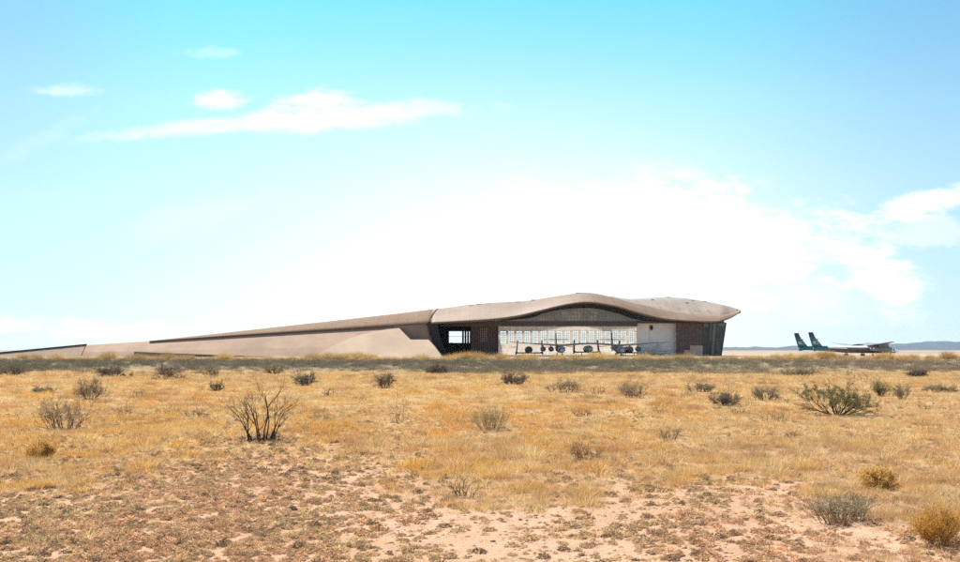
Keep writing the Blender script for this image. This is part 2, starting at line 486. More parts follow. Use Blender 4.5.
def build_grass():
    gm = blade_mat('dry_grass_blade', transl=.5); fm = blade_mat('dry_forb_leaf', transl=.35, var=.4)
    cm, nt, out = new_mat('soil_crumb')
    at = N(nt, 'ShaderNodeAttribute', attribute_type='INSTANCER', attribute_name='tint')
    d = N(nt, 'ShaderNodeBsdfDiffuse'); nt.links.new(at.outputs['Color'], d.inputs[0]); nt.links.new(d.outputs[0], out.inputs[0])
    R = RNG
    # templates
    straw = [template('grass_kit_a%d' % i, *blades(40, .08, .32, .085, .75, .0055, droop=.45), gm) for i in range(4)]
    fluffy = [template('grass_kit_b%d' % i, *blades(95, .07, .28, .13, .85, .0036, droop=.3), gm) for i in range(4)]
    low = [template('forb_kit_%d' % i, *mound(90, .052, .042), fm) for i in range(5)]
    crumbs = [template('soil_kit_%d' % i, *clod(.026, R), cm, smooth=True) for i in range(4)]
    # ---- main grass mat
    p = sample_zone(9.0, 76, 120, power=1.15)
    sm = soil_mask(p)
    u, v, z = uv_of(p)
    patch = fbm(p[:,0]*.55+20, p[:,1]*.38+7, 3)
    thin = sstep(.60, .70, patch)*sstep(0, 14, 40-p[:,1])
    rightthin = sstep(640, 900, u)*.30*sstep(400, 440, v)
    keep = R.random(len(p)) > np.clip(sm*1.02 + thin*.7 + rightthin*.5, 0, .985)
    p = p[keep]; sm = sm[keep]; patch = patch[keep]; z = z[keep]
    n = len(p)
    fl = (fbm(p[:,0]*.5+44, p[:,1]*.33+2, 3) > .49) & (sm < .4)
    idx = np.where(fl, 4 + R.integers(0, 4, n), R.integers(0, 4, n))
    f1, cid, ch = cells(p[:,0], p[:,1], .52); g1, gid, gh = cells(p[:,0]+40, p[:,1], 1.15, 7)
    nearw = 1-sstep(18, 34, p[:,1])
    ff = f1*nearw + g1*(1-nearw); hh = ch*nearw + gh*(1-nearw)
    hv = .30 + (.45+.95*hh)*(1-sstep(.22, .62, ff))
    gap = (ff > .52) & (R.random(n) < .75)
    hv = np.where(gap, hv*.45, hv)
    s = (R.uniform(.55, 1.1, n)*hv*(1-.45*sm)*(1+.25*sstep(30, 70, p[:,1])))
    s *= .80
    for (su, sv, sw, sh) in SHRUB_SPOTS:
        g = ground_at(su, sv); w_ = sw*g.y/F
        d = np.hypot((p[:,0]-g.x)/(w_*.60), (p[:,1]-g.y+w_*.25)/(w_*.75+.5))
        s = s*(1-.55*(1-sstep(.55, 1.15, d)))
    flat = R.uniform(.6, 1.0, n)
    scl = np.stack([s, s, s*flat], 1)
    rot = np.stack([R.normal(0, .1, n), R.normal(0, .1, n), R.uniform(0, 6.283, n)], 1)
    pts = np.column_stack([p, z-.008])
    scatter('dry_grass', straw+fluffy, pts, idx, scl, rot, pick_tint(p), 'golden dry grass covering the desert flat in front of the hangar')
    # ---- low stubble filling the gaps between the tufts
    p = sample_zone(9.5, 80, 150, power=1.15)
    sm = soil_mask(p); u, v, z = uv_of(p)
    keep = R.random(len(p)) > np.clip(sm*1.1 + .25, 0, .97)
    p = p[keep]; z = z[keep]; n = len(p)
    s = R.uniform(.20, .46, n)*(1+.35*sstep(30, 70, p[:,1]))
    cc = fbm(p[:,0]*1.3+41, p[:,1]*.9+3, 3)
    w = sstep(.38, .62, cc)[:, None]
    col = np.array((.53,.34,.17))*(1-w) + np.array((.66,.48,.25))*w
    col = col*(1+R.normal(0, .16, (n, 1)))
    scatter('dry_stubble', straw, np.column_stack([p, z-.006]), R.integers(0, 4, n), np.stack([s*1.25, s*1.25, s], 1),
            np.stack([R.normal(0, .15, n), R.normal(0, .15, n), R.uniform(0, 6.283, n)], 1), np.clip(col, .03, .85), 'low straw stubble between the taller grass tufts')
    # ---- short dead forbs on the near soil
    p = sample_zone(6.5, 30, 520, power=1.0, ref=10)
    sm = soil_mask(p); u, v, z = uv_of(p)
    bare = sstep(.50, .60, fbm(p[:,0]*.55+70, p[:,1]*.55+33, 3))
    cen = .8*np.exp(-((u-470)/120)**2 - ((v-548)/36)**2) + .8*np.exp(-((u-560)/110)**2-((v-512)/13)**2)
    left = 1-sstep(250, 420, u)
    dens = sm*(1-.50*bare*(1-.75*left))*(1-.80*np.clip(cen*1.2, 0, 1)) + .30*(1-sm)
    dens *= .55 + .45*left
    cl = fbm(p[:,0]*6.5, p[:,1]*5.0+5, 2)
    dens *= sstep(.33, .52, cl+.06*left)
    keep = R.random(len(p)) < dens
    p = p[keep]; z = z[keep]; u = u[keep]; v = v[keep]; n = len(p)
    s = np.minimum(R.gamma(4, .15, n), 1.3)
    scl = np.stack([s*R.uniform(.8, 1.3, n), s*R.uniform(.8, 1.3, n), s*R.uniform(.6, 1.1, n)], 1)
    rot = np.stack([R.normal(0, .15, n), R.normal(0, .15, n), R.uniform(0, 6.283, n)], 1)
    g = fbm(p[:,0]*1.1+11, p[:,1]*.9+9, 3)
    w = sstep(.42, .62, g)[:, None]
    col = np.array((.62,.39,.22))*(1-w) + np.array((.57,.395,.215))*w
    w2 = (R.random(n) < .12)[:, None]
    col = np.where(w2, PALE*.9, col)
    w3 = (R.random(n) < .10 + .5*(1-soil_mask(p)))[:, None]
    col = np.where(w3, np.array((.31,.205,.125)), col)*(1+R.normal(0, .16, (n, 1)))
    scatter('dead_forbs', low, np.column_stack([p, z-.004]), R.integers(0, 5, n), scl, rot, np.clip(col, .03, .8), 'short withered ground plants over pink bare soil', cat='ground cover')
    # ---- soil crumbs
    p = sample_zone(6.5, 24, 420, power=1.0, ref=10)
    sm = soil_mask(p)
    keep = R.random(len(p)) < (.75*sm+.08)*sstep(.36, .62, .5*fbm(p[:,0]*2+8, p[:,1]*2, 2)+.5*fbm(p[:,0]*7+8, p[:,1]*6, 2))
    p = p[keep]; n = len(p); z = terrain(p[:,0], p[:,1])
    s = np.minimum(R.gamma(2.2, .15, n), .95)
    dk = (R.random(n) < .6)[:, None]
    col = np.where(dk, np.array((.30,.19,.12)), np.array((.44,.28,.175)))*(1+R.normal(0, .12, (n, 1)))
    scatter('soil_crumbs', crumbs, np.column_stack([p, z-.004]), R.integers(0, 4, n), np.stack([s, s, s*.8], 1),
            np.stack([R.normal(0, .3, n), R.normal(0, .3, n), R.uniform(0, 6.28, n)], 1), np.clip(col, .05, .8), 'crumbs of pinkish soil lying on bare ground', cat='soil')
    # ---- mixed grass clumps standing on the soil
    p = sample_zone(7.0, 17, 60.0, power=.5, ref=10)
    u, v, z = uv_of(p); sm = soil_mask(p)
    wgt = sm*(.10 + .9*sstep(600, 860, u))*sstep(.40, .60, fbm(p[:,0]*.9+2, p[:,1]*.9, 2))*(1-np.exp(-((u-480)/170)**2))
    keep = R.random(len(p)) < wgt
    p = p[keep]; z = z[keep]; n = len(p)
    s = R.uniform(.2, .62, n)
    col = TAN*(1+R.normal(0, .15, (n, 1))) * (1+R.normal(0, .05, (n, 3)))
    scatter('grass_clumps', straw+fluffy, np.column_stack([p, z-.006]), R.integers(0, 8, n), np.stack([s, s, s*.85], 1),
            np.stack([R.normal(0, .15, n), R.normal(0, .15, n), R.uniform(0, 6.28, n)], 1), np.clip(col, .05, .8), 'tan grass clumps dotted over the bare soil')

def scrub_template(name, mat, n, h, r, w, leaf, leafmat):
    V, Fc = blades(n, h*.5, h, r, .8, w, seg=2, droop=.15)
    mi = [0]*len(Fc)
    for k in range(leaf):
        a = RNG.random()*6.283; rr = r*1.5*math.sqrt(RNG.random()); z = h*(.25+.75*RNG.random())*(1-.4*(rr/(1.5*r))**2)
        c = np.array((rr*math.cos(a), rr*math.sin(a), z)); d1 = RNG.normal(0, 1, 3); d2 = RNG.normal(0, 1, 3)
        s = h*.055
        d1 *= s/np.linalg.norm(d1); d2 *= s*.55/np.linalg.norm(d2)
        b = len(V); V += [tuple(c-d1), tuple(c+d2), tuple(c+d1), tuple(c-d2)]; Fc.append((b, b+1, b+2, b+3)); mi.append(1)
    return mesh_obj(name, V, Fc, [mat, leafmat], mat_idx=mi, link=False)

def build_weeds():
    R = RNG
    wm = blade_mat('weed_stalk', transl=.1, var=.4); wl = blade_mat('weed_leaf', transl=.2, var=.4)
    kits = [scrub_template('weed_kit_%d' % i, wm, 26, .30, .12, .007, 46, wl) for i in range(4)]
    p = sample_zone(14, 72, .42, power=.35, ref=20)
    sm = soil_mask(p)
    keep = R.random(len(p)) < (1-.75*sm)*sstep(.40, .58, fbm(p[:,0]*.16+5, p[:,1]*.12, 3))
    for (su, sv, sw, sh) in SHRUB_SPOTS:
        g = ground_at(su, sv); w_ = sw*g.y/F
        keep &= np.hypot((p[:,0]-g.x)/(w_*.7), (p[:,1]-g.y+.5)/(w_*.7+1.6)) > 1
    p = p[keep]; n = len(p); z = terrain(p[:,0], p[:,1])
    s = np.minimum(R.gamma(5, .16, n), np.where(p[:,1] < 26, .85, 1.3))
    w = R.random(n)[:, None]
    col = np.array((.30,.19,.12))*(1-w) + np.array((.24,.215,.13))*w
    col = col*(1+R.normal(0, .15, (n, 1)))
    scatter('dry_weeds', kits, np.column_stack([p, z-.01]), R.integers(0, 4, n), np.stack([s*1.3, s*1.3, s], 1),
            np.stack([R.normal(0, .12, n), R.normal(0, .12, n), R.uniform(0, 6.28, n)], 1), np.clip(col, .02, .6), 'small withered weeds mixed into the dry grass', cat='weeds')

def build_band():
    R = RNG
    gm = blade_mat('scrub_twig', transl=.15, var=.4); lm = blade_mat('scrub_leaf', transl=.2, var=.4)
    kits = [scrub_template('scrub_kit_%d' % i, gm, 60, .36, .22, .009, 130, lm) for i in range(4)]
    p = sample_zone(70, 97, 3.6, power=0, margin=8)
    nse = fbm(p[:,0]*.10+5, p[:,1]*.10, 3)
    keep = R.random(len(p)) < (.55+.45*sstep(.36, .52, fbm(p[:,0]*.22+31, p[:,1]*.22, 3)))*sstep(72, 82, p[:,1]+26*(nse-.5)) * (1-.6*sstep(.02, .40, p[:,0]/p[:,1])*sstep(.40, .6, fbm(p[:,0]*.09+2, p[:,1]*.09+40, 2)))
    p = p[keep]; n = len(p); z = terrain(p[:,0], p[:,1])
    s = R.uniform(.55, 1.25, n)*(1-.45*sstep(88, 97, p[:,1]))
    s = np.where(R.random(n) < .07, s*R.uniform(1.3, 1.9, n), s)
    w = sstep(.4, .6, fbm(p[:,0]*.12+9, p[:,1]*.2, 2))[:, None]
    col = np.array((.245,.195,.135))*(1-w) + np.array((.215,.19,.12))*w
    red = sstep(.20, .42, p[:,0]/p[:,1])[:, None]*.6
    col = col*(1-red) + np.array((.33,.235,.15))*red
    col = col*(1+R.normal(0, .13, (n, 1)))*1.0
    scatter('low_scrub', kits, np.column_stack([p, z-.02]), R.integers(0, 4, n), np.stack([s*1.2, s*1.2, s], 1),
            np.stack([0*s, 0*s, R.uniform(0, 6.28, n)], 1), np.clip(col, .02, .6), 'band of low grey green scrub on the embankment', cat='scrub')
    # pale short grass on the crest and on the flat beyond
    gg = blade_mat('crest_grass_blade')
    kits = [template('crest_kit_%d' % i, *blades(46, .12, .34, .14, .6, .014, seg=2), gg) for i in range(3)]
    p = np.concatenate([sample_zone(91, 104, 2.4, power=0, margin=8), sample_zone(104, 250, .22, power=0, margin=10)])
    n = len(p); z = terrain(p[:,0], p[:,1])
    s = R.uniform(.45, 1.0, n)
    col = np.array((.56,.44,.25))*(1+R.normal(0, .12, (n, 1)))
    scatter('crest_grass', kits, np.column_stack([p, z-.01]), R.integers(0, 3, n), np.stack([s, s, s*.7], 1),
            np.stack([0*s, 0*s, R.uniform(0, 6.28, n)], 1), np.clip(col, .02, .8), 'pale short grass along the crest of the embankment')
    # tall golden bunches behind the crest
    kits = [template('bunch_kit_%d' % i, *blades(150, .55, 1.15, .34, .55, .016, seg=4, droop=.5), gg) for i in range(4)]
    P_ = []; S_ = []
    for uc in np.arange(-130, 1100, 7.0):
        uc = uc + R.normal(0, 5); y0 = R.uniform(109, 124)
        extra = .9*np.exp(-((uc-475)/24)**2) + .8*np.exp(-((uc-590)/28)**2) + .4*np.exp(-((uc-110)/30)**2) + .4*np.exp(-((uc-930)/60)**2) + .35*np.exp(-((uc-700)/26)**2) + .4*np.exp(-((uc-812)/25)**2) + .35*np.exp(-((uc-345)/26)**2) - .5*np.exp(-((uc-25)/50)**2) - .45*np.exp(-((uc-762)/16)**2) - .45*np.exp(-((uc-872)/24)**2) - .4*np.exp(-((uc-615)/8)**2) - .4*np.exp(-((uc-436)/8)**2)
        amp = .28 + 1.1*(float(fbm(uc*.035+5, 3.3, 2))-.40) + .55*extra + R.normal(0, .10)
        if amp < .12: continue
        amp = min(amp, 1.0); rad = R.uniform(.35, .8)*(.7+.6*amp)
        for q in range(int(4 + 12*amp)):
            rr = rad*math.sqrt(R.random()); aa = R.random()*6.283
            P_.append(((uc-480)*y0/F + rr*math.cos(aa), y0 + rr*math.sin(aa)*1.6)); S_.append((.74+.70*amp)*(1-.35*(rr/rad)**2)*R.uniform(.85, 1.12))
    p2 = sample_zone(107, 128, .5, power=0, margin=8)
    p = np.concatenate([np.array(P_), p2]); s = np.concatenate([np.array(S_), R.uniform(.35, .62, len(p2))])
    n = len(p); z = terrain(p[:,0], p[:,1])
    w = sstep(.4, .62, fbm(p[:,0]*.2, p[:,1]*.2+50, 2))[:, None]
    col = np.array((.58,.40,.17))*(1-w) + np.array((.44,.29,.13))*w
    col = col*(1+R.normal(0, .12, (n, 1)))
    scatter('tall_grass', kits, np.column_stack([p, z-.02]), R.integers(0, 4, n), np.stack([s*1.1, s*1.1, s], 1),
            np.stack([R.normal(0, .08, n), R.normal(0, .08, n), R.uniform(0, 6.28, n)], 1), np.clip(col, .02, .8), 'tall golden bunch grass between embankment and hangar')

# ---------------------------------------------------------------- shrubs
def branch_mesh(segs, sides=4):
    """segs: list of (polyline pts, radii) -> verts, faces"""
    V = []; Fc = []
    for pts, rad in segs:
        n = len(pts); base = len(V)
        for i, p in enumerate(pts):
            d = pts[min(i+1, n-1)] - pts[max(i-1, 0)]
            d = d/ (np.linalg.norm(d)+1e-9)
            a = np.array((0, 0, 1.)) if abs(d[2]) < .9 else np.array((1., 0, 0))
            u = np.cross(d, a); u /= np.linalg.norm(u)+1e-9; w = np.cross(d, u)
            for k in range(sides):
                t = 2*math.pi*k/sides
                V.append(tuple(p + (u*math.cos(t)+w*math.sin(t))*rad[i]))
        for i in range(n-1):
            for k in range(sides):
                k2 = (k+1) % sides
                Fc.append((base+i*sides+k, base+i*sides+k2, base+(i+1)*sides+k2, base+(i+1)*sides+k))
    return V, Fc

def grow(rng, start, direction, length, r0, depth, segs, tips, up=.15, wig=.22, kids=(2, 4), spread=.6):
    n = 5
    pts = [np.array(start, float)]; d = np.array(direction, float); d /= np.linalg.norm(d)
    for i in range(n-1):
        d = d + rng.normal(0, wig, 3) + np.array((0, 0, up)); d /= np.linalg.norm(d)
        pts.append(pts[-1] + d*length/(n-1))
    rad = [r0*(1-.72*i/(n-1)) for i in range(n)]
    segs.append((pts, rad))
    tips.append((pts, depth))
    if depth <= 0: return
    for k in range(int(rng.integers(*kids))):
        i = int(rng.integers(1, n-1)); f = rng.random()
        s = pts[i]*(1-f) + pts[i+1]*f
        dd = (pts[i+1]-pts[i]); dd /= np.linalg.norm(dd)
        side = rng.normal(0, 1, 3); side -= side.dot(dd)*dd; side /= np.linalg.norm(side)+1e-9
        nd = dd*(1-spread*.5) + side*spread
        grow(rng, s, nd, length*rng.uniform(.45, .75), rad[i]*.62, depth-1, segs, tips, up, wig, kids, spread)

def leaf_cards(rng, tips, n, size, mind=0, tmin=.3, jitter=.02, maxdepth=1):
    V = []; Fc = []
    cand = [t for t in tips if t[1] <= maxdepth]
    for k in range(n):
        pts, dep = cand[int(rng.integers(len(cand)))]
        t = rng.uniform(tmin, 1)*(len(pts)-1); i = min(int(t), len(pts)-2); f = t-i
        c = pts[i]*(1-f)+pts[i+1]*f + rng.normal(0, jitter, 3)
        d1 = rng.normal(0, 1, 3) + np.array((0, 0, .6)); d1 *= size*rng.uniform(.6, 1.3)/np.linalg.norm(d1)
        d2 = rng.normal(0, 1, 3); d2 *= size*.42/np.linalg.norm(d2)
        b = len(V); V += [tuple(c-d1*.5), tuple(c+d2*.5), tuple(c+d1*.5), tuple(c-d2*.5)]; Fc.append((b, b+1, b+2, b+3))
    return V, Fc

SHM = {}
def shrub_mats():
    SHM['dark'] = blade_mat('bark_dark', (.075,.055,.042), var=.4, transl=0)
    SHM['brown'] = blade_mat('bark_brown', (.15,.105,.075), var=.4, transl=0)
    SHM['grey'] = blade_mat('bark_grey', (.155,.125,.10), var=.4, transl=0)
    SHM['sagestem'] = blade_mat('bark_sage', (.30,.25,.155), var=.5, transl=0)
    SHM['tuftlf'] = blade_mat('leaf_tuft', (.36,.30,.125), var=.45, transl=.3)
    SHM['green'] = blade_mat('leaf_olive', (.205,.185,.085), var=.45, transl=.3)
    SHM['sage'] = blade_mat('leaf_sage', (.31,.255,.15), var=.45, transl=.25)
    SHM['greylf'] = blade_mat('leaf_grey', (.20,.16,.115), var=.45, transl=.2)
    SHM['gold'] = blade_mat('leaf_golden', (.62,.38,.125), var=.4, transl=.5)
    SHM['amber'] = blade_mat('leaf_amber', (.58,.32,.075), var=.5, transl=.5)
    SHM['rust'] = blade_mat('leaf_rust', (.44,.235,.135), var=.4, transl=.4)

def fit(V, h, w, rz):
    """scale a plant mesh to height h and width w"""
    a = np.array(V)
    hz = np.percentile(a[:,2], 99.3); wx = np.percentile(np.abs(a[:,0]), 98.5)
    return h/hz, .5*w/wx

def shrub(u, v, wp, hp, style, label, name='shrub', seed=0, cat='shrub', group=None):
    rng = np.random.default_rng(1000+seed)
    g = ground_at(u, v)
    D = g.y; w = wp*D/F; h = hp*D/F
    segs = []; tips = []
    root = empty(name, (g.x, g.y, g.z-.02), 0)
    tag(root, label, cat, group)
    leafV = None
    k = D/F                           # metres per pixel: twigs must stay real but visible
    if style == 'bare':
        lean = [(-.62,.1,.9),(-.40,.1,1),(-.30,-.15,1.05),(.02,.2,1.05),(.12,-.1,1.1),(.10,.0,1.2),(.48,.1,.95),(.62,-.1,.75),(-.15,.2,.7),(.3,.25,.7)]
        offs = [-.30,-.28,-.22,-.02,.05,.08,.2,.26,-.08,.16]
        for q, (lx, o) in enumerate(zip(lean, offs)):
            L = (.62+.25*rng.random())*h*(1.25 if q in (4, 5, 3) else 1)
            grow(rng, (o*w*.9, rng.normal(0, .06), 0), (lx[0]*.8, lx[1], lx[2]), L, .028, 3, segs, tips, up=.10, wig=.16, kids=(3, 5), spread=.55)
        for q in range(130):
            a = rng.random()*6.283; rr = w*.48*math.sqrt(rng.random())
            grow(rng, (rr*math.cos(a)*.95, rr*math.sin(a)*.5, 0), (rng.normal(0, .7), rng.normal(0, .7), .6), h*.2*rng.uniform(.5, 1.3), .009, 1, segs, tips, up=.05, wig=.3, kids=(2, 4))
        bark = 'dark'; leaf = ('greylf', 500, .03, .25)
    elif style == 'green':
        for q in range(30):
            a = rng.random()*6.283; t = rng.random()**.6
            grow(rng, (math.cos(a)*w*.13*t, math.sin(a)*w*.13*t, 0), (math.cos(a)*1.35*t, math.sin(a)*1.2*t, .55+.5*(1-t)), h*rng.uniform(.7, 1.0), .019, 3, segs, tips, up=.09, wig=.13, kids=(2, 4), spread=.5)
        bark = 'dark'; leaf = ('green', int(17000*min(1, (wp/74)**1.3)), .048, .3)
    elif style in ('sage', 'tuft'):
        near = D <= 13 or style == 'tuft'
        for q in range(26 if not near else 75):
            a = rng.random()*6.283; t = math.sqrt(rng.random())
            grow(rng, (math.cos(a)*w*.3*t, math.sin(a)*w*.25*t, 0), (math.cos(a)*.7*t, math.sin(a)*.7*t, .9), h*rng.uniform(.6, .95), .012 if not near else .005, 2, segs, tips, up=.08, wig=.2 if not near else .12, kids=(3, 5), spread=.6 if not near else .4)
        bark = 'grey' if not near else 'sagestem'; leaf = ('sage', 4200, max(.03, 1.1*k), .1) if not near else ('tuftlf' if style == 'tuft' else 'sage', 2600, .024, .2)
    elif style == 'grey':
        for q in range(34):
            a = rng.random()*6.283; t = math.sqrt(rng.random())
            grow(rng, (math.cos(a)*w*.26*t, math.sin(a)*w*.22*t, 0), (math.cos(a)*.9*t, math.sin(a)*.9*t, .8), h*rng.uniform(.55, .95), .012, 2, segs, tips, up=.05, wig=.2, kids=(3, 5), spread=.65)
        bark = 'grey'; leaf = ('greylf', 9000, max(.03, 1.0*k), .05)
    elif style == 'twig':
        for q in range(15):
            a = rng.random()*6.283; t = math.sqrt(rng.random())
            grow(rng, (math.cos(a)*w*.28*t, math.sin(a)*w*.2*t, 0), (math.cos(a)*.75*t, math.sin(a)*.6*t, .9), h*rng.uniform(.55, 1.0), max(.008, .26*k), 2, segs, tips, up=.06, wig=.2, kids=(2, 4), spread=.55)
        bark = 'brown'; leaf = ('greylf', 220, max(.022, .7*k), .2)
    elif style == 'rust':
        for q in range(30):
            a = rng.random()*6.283; t = math.sqrt(rng.random())
            grow(rng, (math.cos(a)*w*.3*t, math.sin(a)*w*.25*t, 0), (math.cos(a)*.7*t, math.sin(a)*.7*t, .8), h*rng.uniform(.5, .95), .006, 2, segs, tips, up=.05, wig=.25, kids=(2, 5), spread=.65)
        bark = 'brown'; leaf = ('rust', 2400, .026, .1)
    else:   # golden domes
        for q in range(46):
            a = rng.random()*6.283; t = math.sqrt(rng.random())
            grow(rng, (math.cos(a)*w*.12*t, math.sin(a)*w*.12*t, 0), (math.cos(a)*1.2*t, math.sin(a)*1.2*t, .55+.5*(1-t)), h*rng.uniform(.72, .98)*(1-.15*t), .0045, 2, segs, tips, up=.06, wig=.14, kids=(3, 6), spread=.45)
        bark = 'brown'; leaf = ('amber' if style == 'amber' else 'gold', 15000, .024 if D < 12 else .03, .08)
    V, Fc = branch_mesh(segs, 4 if style in ('bare', 'green') else 3)
    LV, LF = leaf_cards(rng, tips, leaf[1], leaf[2], tmin=leaf[3], jitter=.012+.25*leaf[2], maxdepth=2 if style in ('green', 'gold', 'amber') else 1)
    sz, sx = fit(V+LV, h, w, 0)
    sc = np.array((sx, sx if style != 'bare' else sx*.8, sz))
    mesh_obj('stems', (np.array(V)*sc).tolist(), Fc, SHM[bark], root)
    mesh_obj('foliage', (np.array(LV)*sc).tolist(), LF, SHM[leaf[0]], root)
    return root

def build_shrubs():
    shrub_mats()
    for i, (u, v, w, h, st, lab, nm) in enumerate(SHRUBS):
        shrub(u, v, w, h, st, lab, nm, seed=i, group=None, cat='bush' if 'bush' in nm else 'shrub')

# ---------------------------------------------------------------- terminal building
def roof_material(name, c1, c2, seam=1.2, rough=.6, spec=.3):
    m, nt, out = new_mat(name)
    geo = N(nt, 'ShaderNodeNewGeometry'); pos = geo.outputs['Position']
    b = N(nt, 'ShaderNodeBsdfPrincipled')
    n1 = noise(nt, pos, .12, 4, .6); n2 = noise(nt, pos, .9, 5, .6)
    c = mixc(nt, mrange(nt, n1, .35, .65), c1, c2)
    c = mixc(nt, mrange(nt, n2, .5, .75), c, tuple(x*.68 for x in c1))
    sep = N(nt, 'ShaderNodeSeparateXYZ'); nt.links.new(pos, sep.inputs[0])
    sx = mth(nt, 'ABSOLUTE', mth(nt, 'SUBTRACT', mth(nt, 'FRACT', mth(nt, 'DIVIDE', sep.outputs[0], seam*2.4)), .5))
    sy = mth(nt, 'ABSOLUTE', mth(nt, 'SUBTRACT', mth(nt, 'FRACT', mth(nt, 'DIVIDE', sep.outputs[1], seam*1.6)), .5))
    sm = mth(nt, 'MAXIMUM', mrange(nt, sx, .455, .49), mrange(nt, sy, .44, .48))
    c = mixc(nt, mth(nt, 'MULTIPLY', sm, .5), c, tuple(x*.45 for x in c1))
    nt.links.new(c, b.inputs['Base Color']); b.inputs['Roughness'].default_value = rough; b.inputs['Specular IOR Level'].default_value = spec
    nt.links.new(b.outputs[0], out.inputs[0])
    return m

def translucent_wall(name, col, fac=.5):
    m, nt, out = new_mat(name)
    geo = N(nt, 'ShaderNodeNewGeometry')
    n1 = noise(nt, geo.outputs['Position'], .8, 4)
    c = mixc(nt, mrange(nt, n1, .35, .65), tuple(x*.9 for x in col), col)
    d = N(nt, 'ShaderNodeBsdfDiffuse'); t = N(nt, 'ShaderNodeBsdfTranslucent')
    nt.links.new(c, d.inputs[0]); nt.links.new(c, t.inputs[0])
    mx = N(nt, 'ShaderNodeMixShader'); mx.inputs[0].default_value = fac
    nt.links.new(d.outputs[0], mx.inputs[1]); nt.links.new(t.outputs[0], mx.inputs[2])
    nt.links.new(mx.outputs[0], out.inputs[0])
    return m

def glass_mat(name, tint=(.8,.85,.85), dark=False):
    m, nt, out = new_mat(name)
    if dark:
        b = N(nt, 'ShaderNodeBsdfPrincipled'); b.inputs['Base Color'].default_value = (*tint, 1)
        b.inputs['Roughness'].default_value = .12; b.inputs['IOR'].default_value = 1.5
        tc = N(nt, 'ShaderNodeTexCoord')
        nt.links.new(mixc(nt, mrange(nt, noise(nt, tc.outputs['Object'], .4, 3), .4, .6), tint, tuple(x*1.8 for x in tint)), b.inputs['Base Color'])
        nt.links.new(b.outputs[0], out.inputs[0])
    else:
        tr = N(nt, 'ShaderNodeBsdfTransparent'); tr.inputs[0].default_value = (*tint, 1)
        gl = N(nt, 'ShaderNodeBsdfGlossy'); gl.inputs['Roughness'].default_value = .05
        mx = N(nt, 'ShaderNodeMixShader'); mx.inputs[0].default_value = .06
        nt.links.new(tr.outputs[0], mx.inputs[1]); nt.links.new(gl.outputs[0], mx.inputs[2])
        nt.links.new(mx.outputs[0], out.inputs[0])
    return m

EAVE = [(431,323),(455,322),(491,320),(515,316.8),(537,311.6),(562,305.4),(579,302.7),(588,302.4),(597,303),(618,306.8),(640,313.4),(664,318.8),(686,320.7),(705,321.6),(718,321.2),(728,318.8),(736,314.5),(740.5,310.6)]
RIDGE = [(431,309.4),(455,306.6),(473,304),(500,302.4),(526,301),(550,297.5),(576,293.6),(590,292.7),(604,294.6),(618,297.6),(630,298.8),(640,298.4),(655,297.3),(668,297),(686,298.4),(703,301),(720,304.2),(732,307.2),(740.5,310.2)]
SOFFIT = [(431,325),(455,323.5),(491,321),(530,318),(545,313),(562,309.6),(586,308),(600,309.3),(618,313.5),(632,318.5),(645,320.8),(664,322.2),(714,323),(722,322.5)]

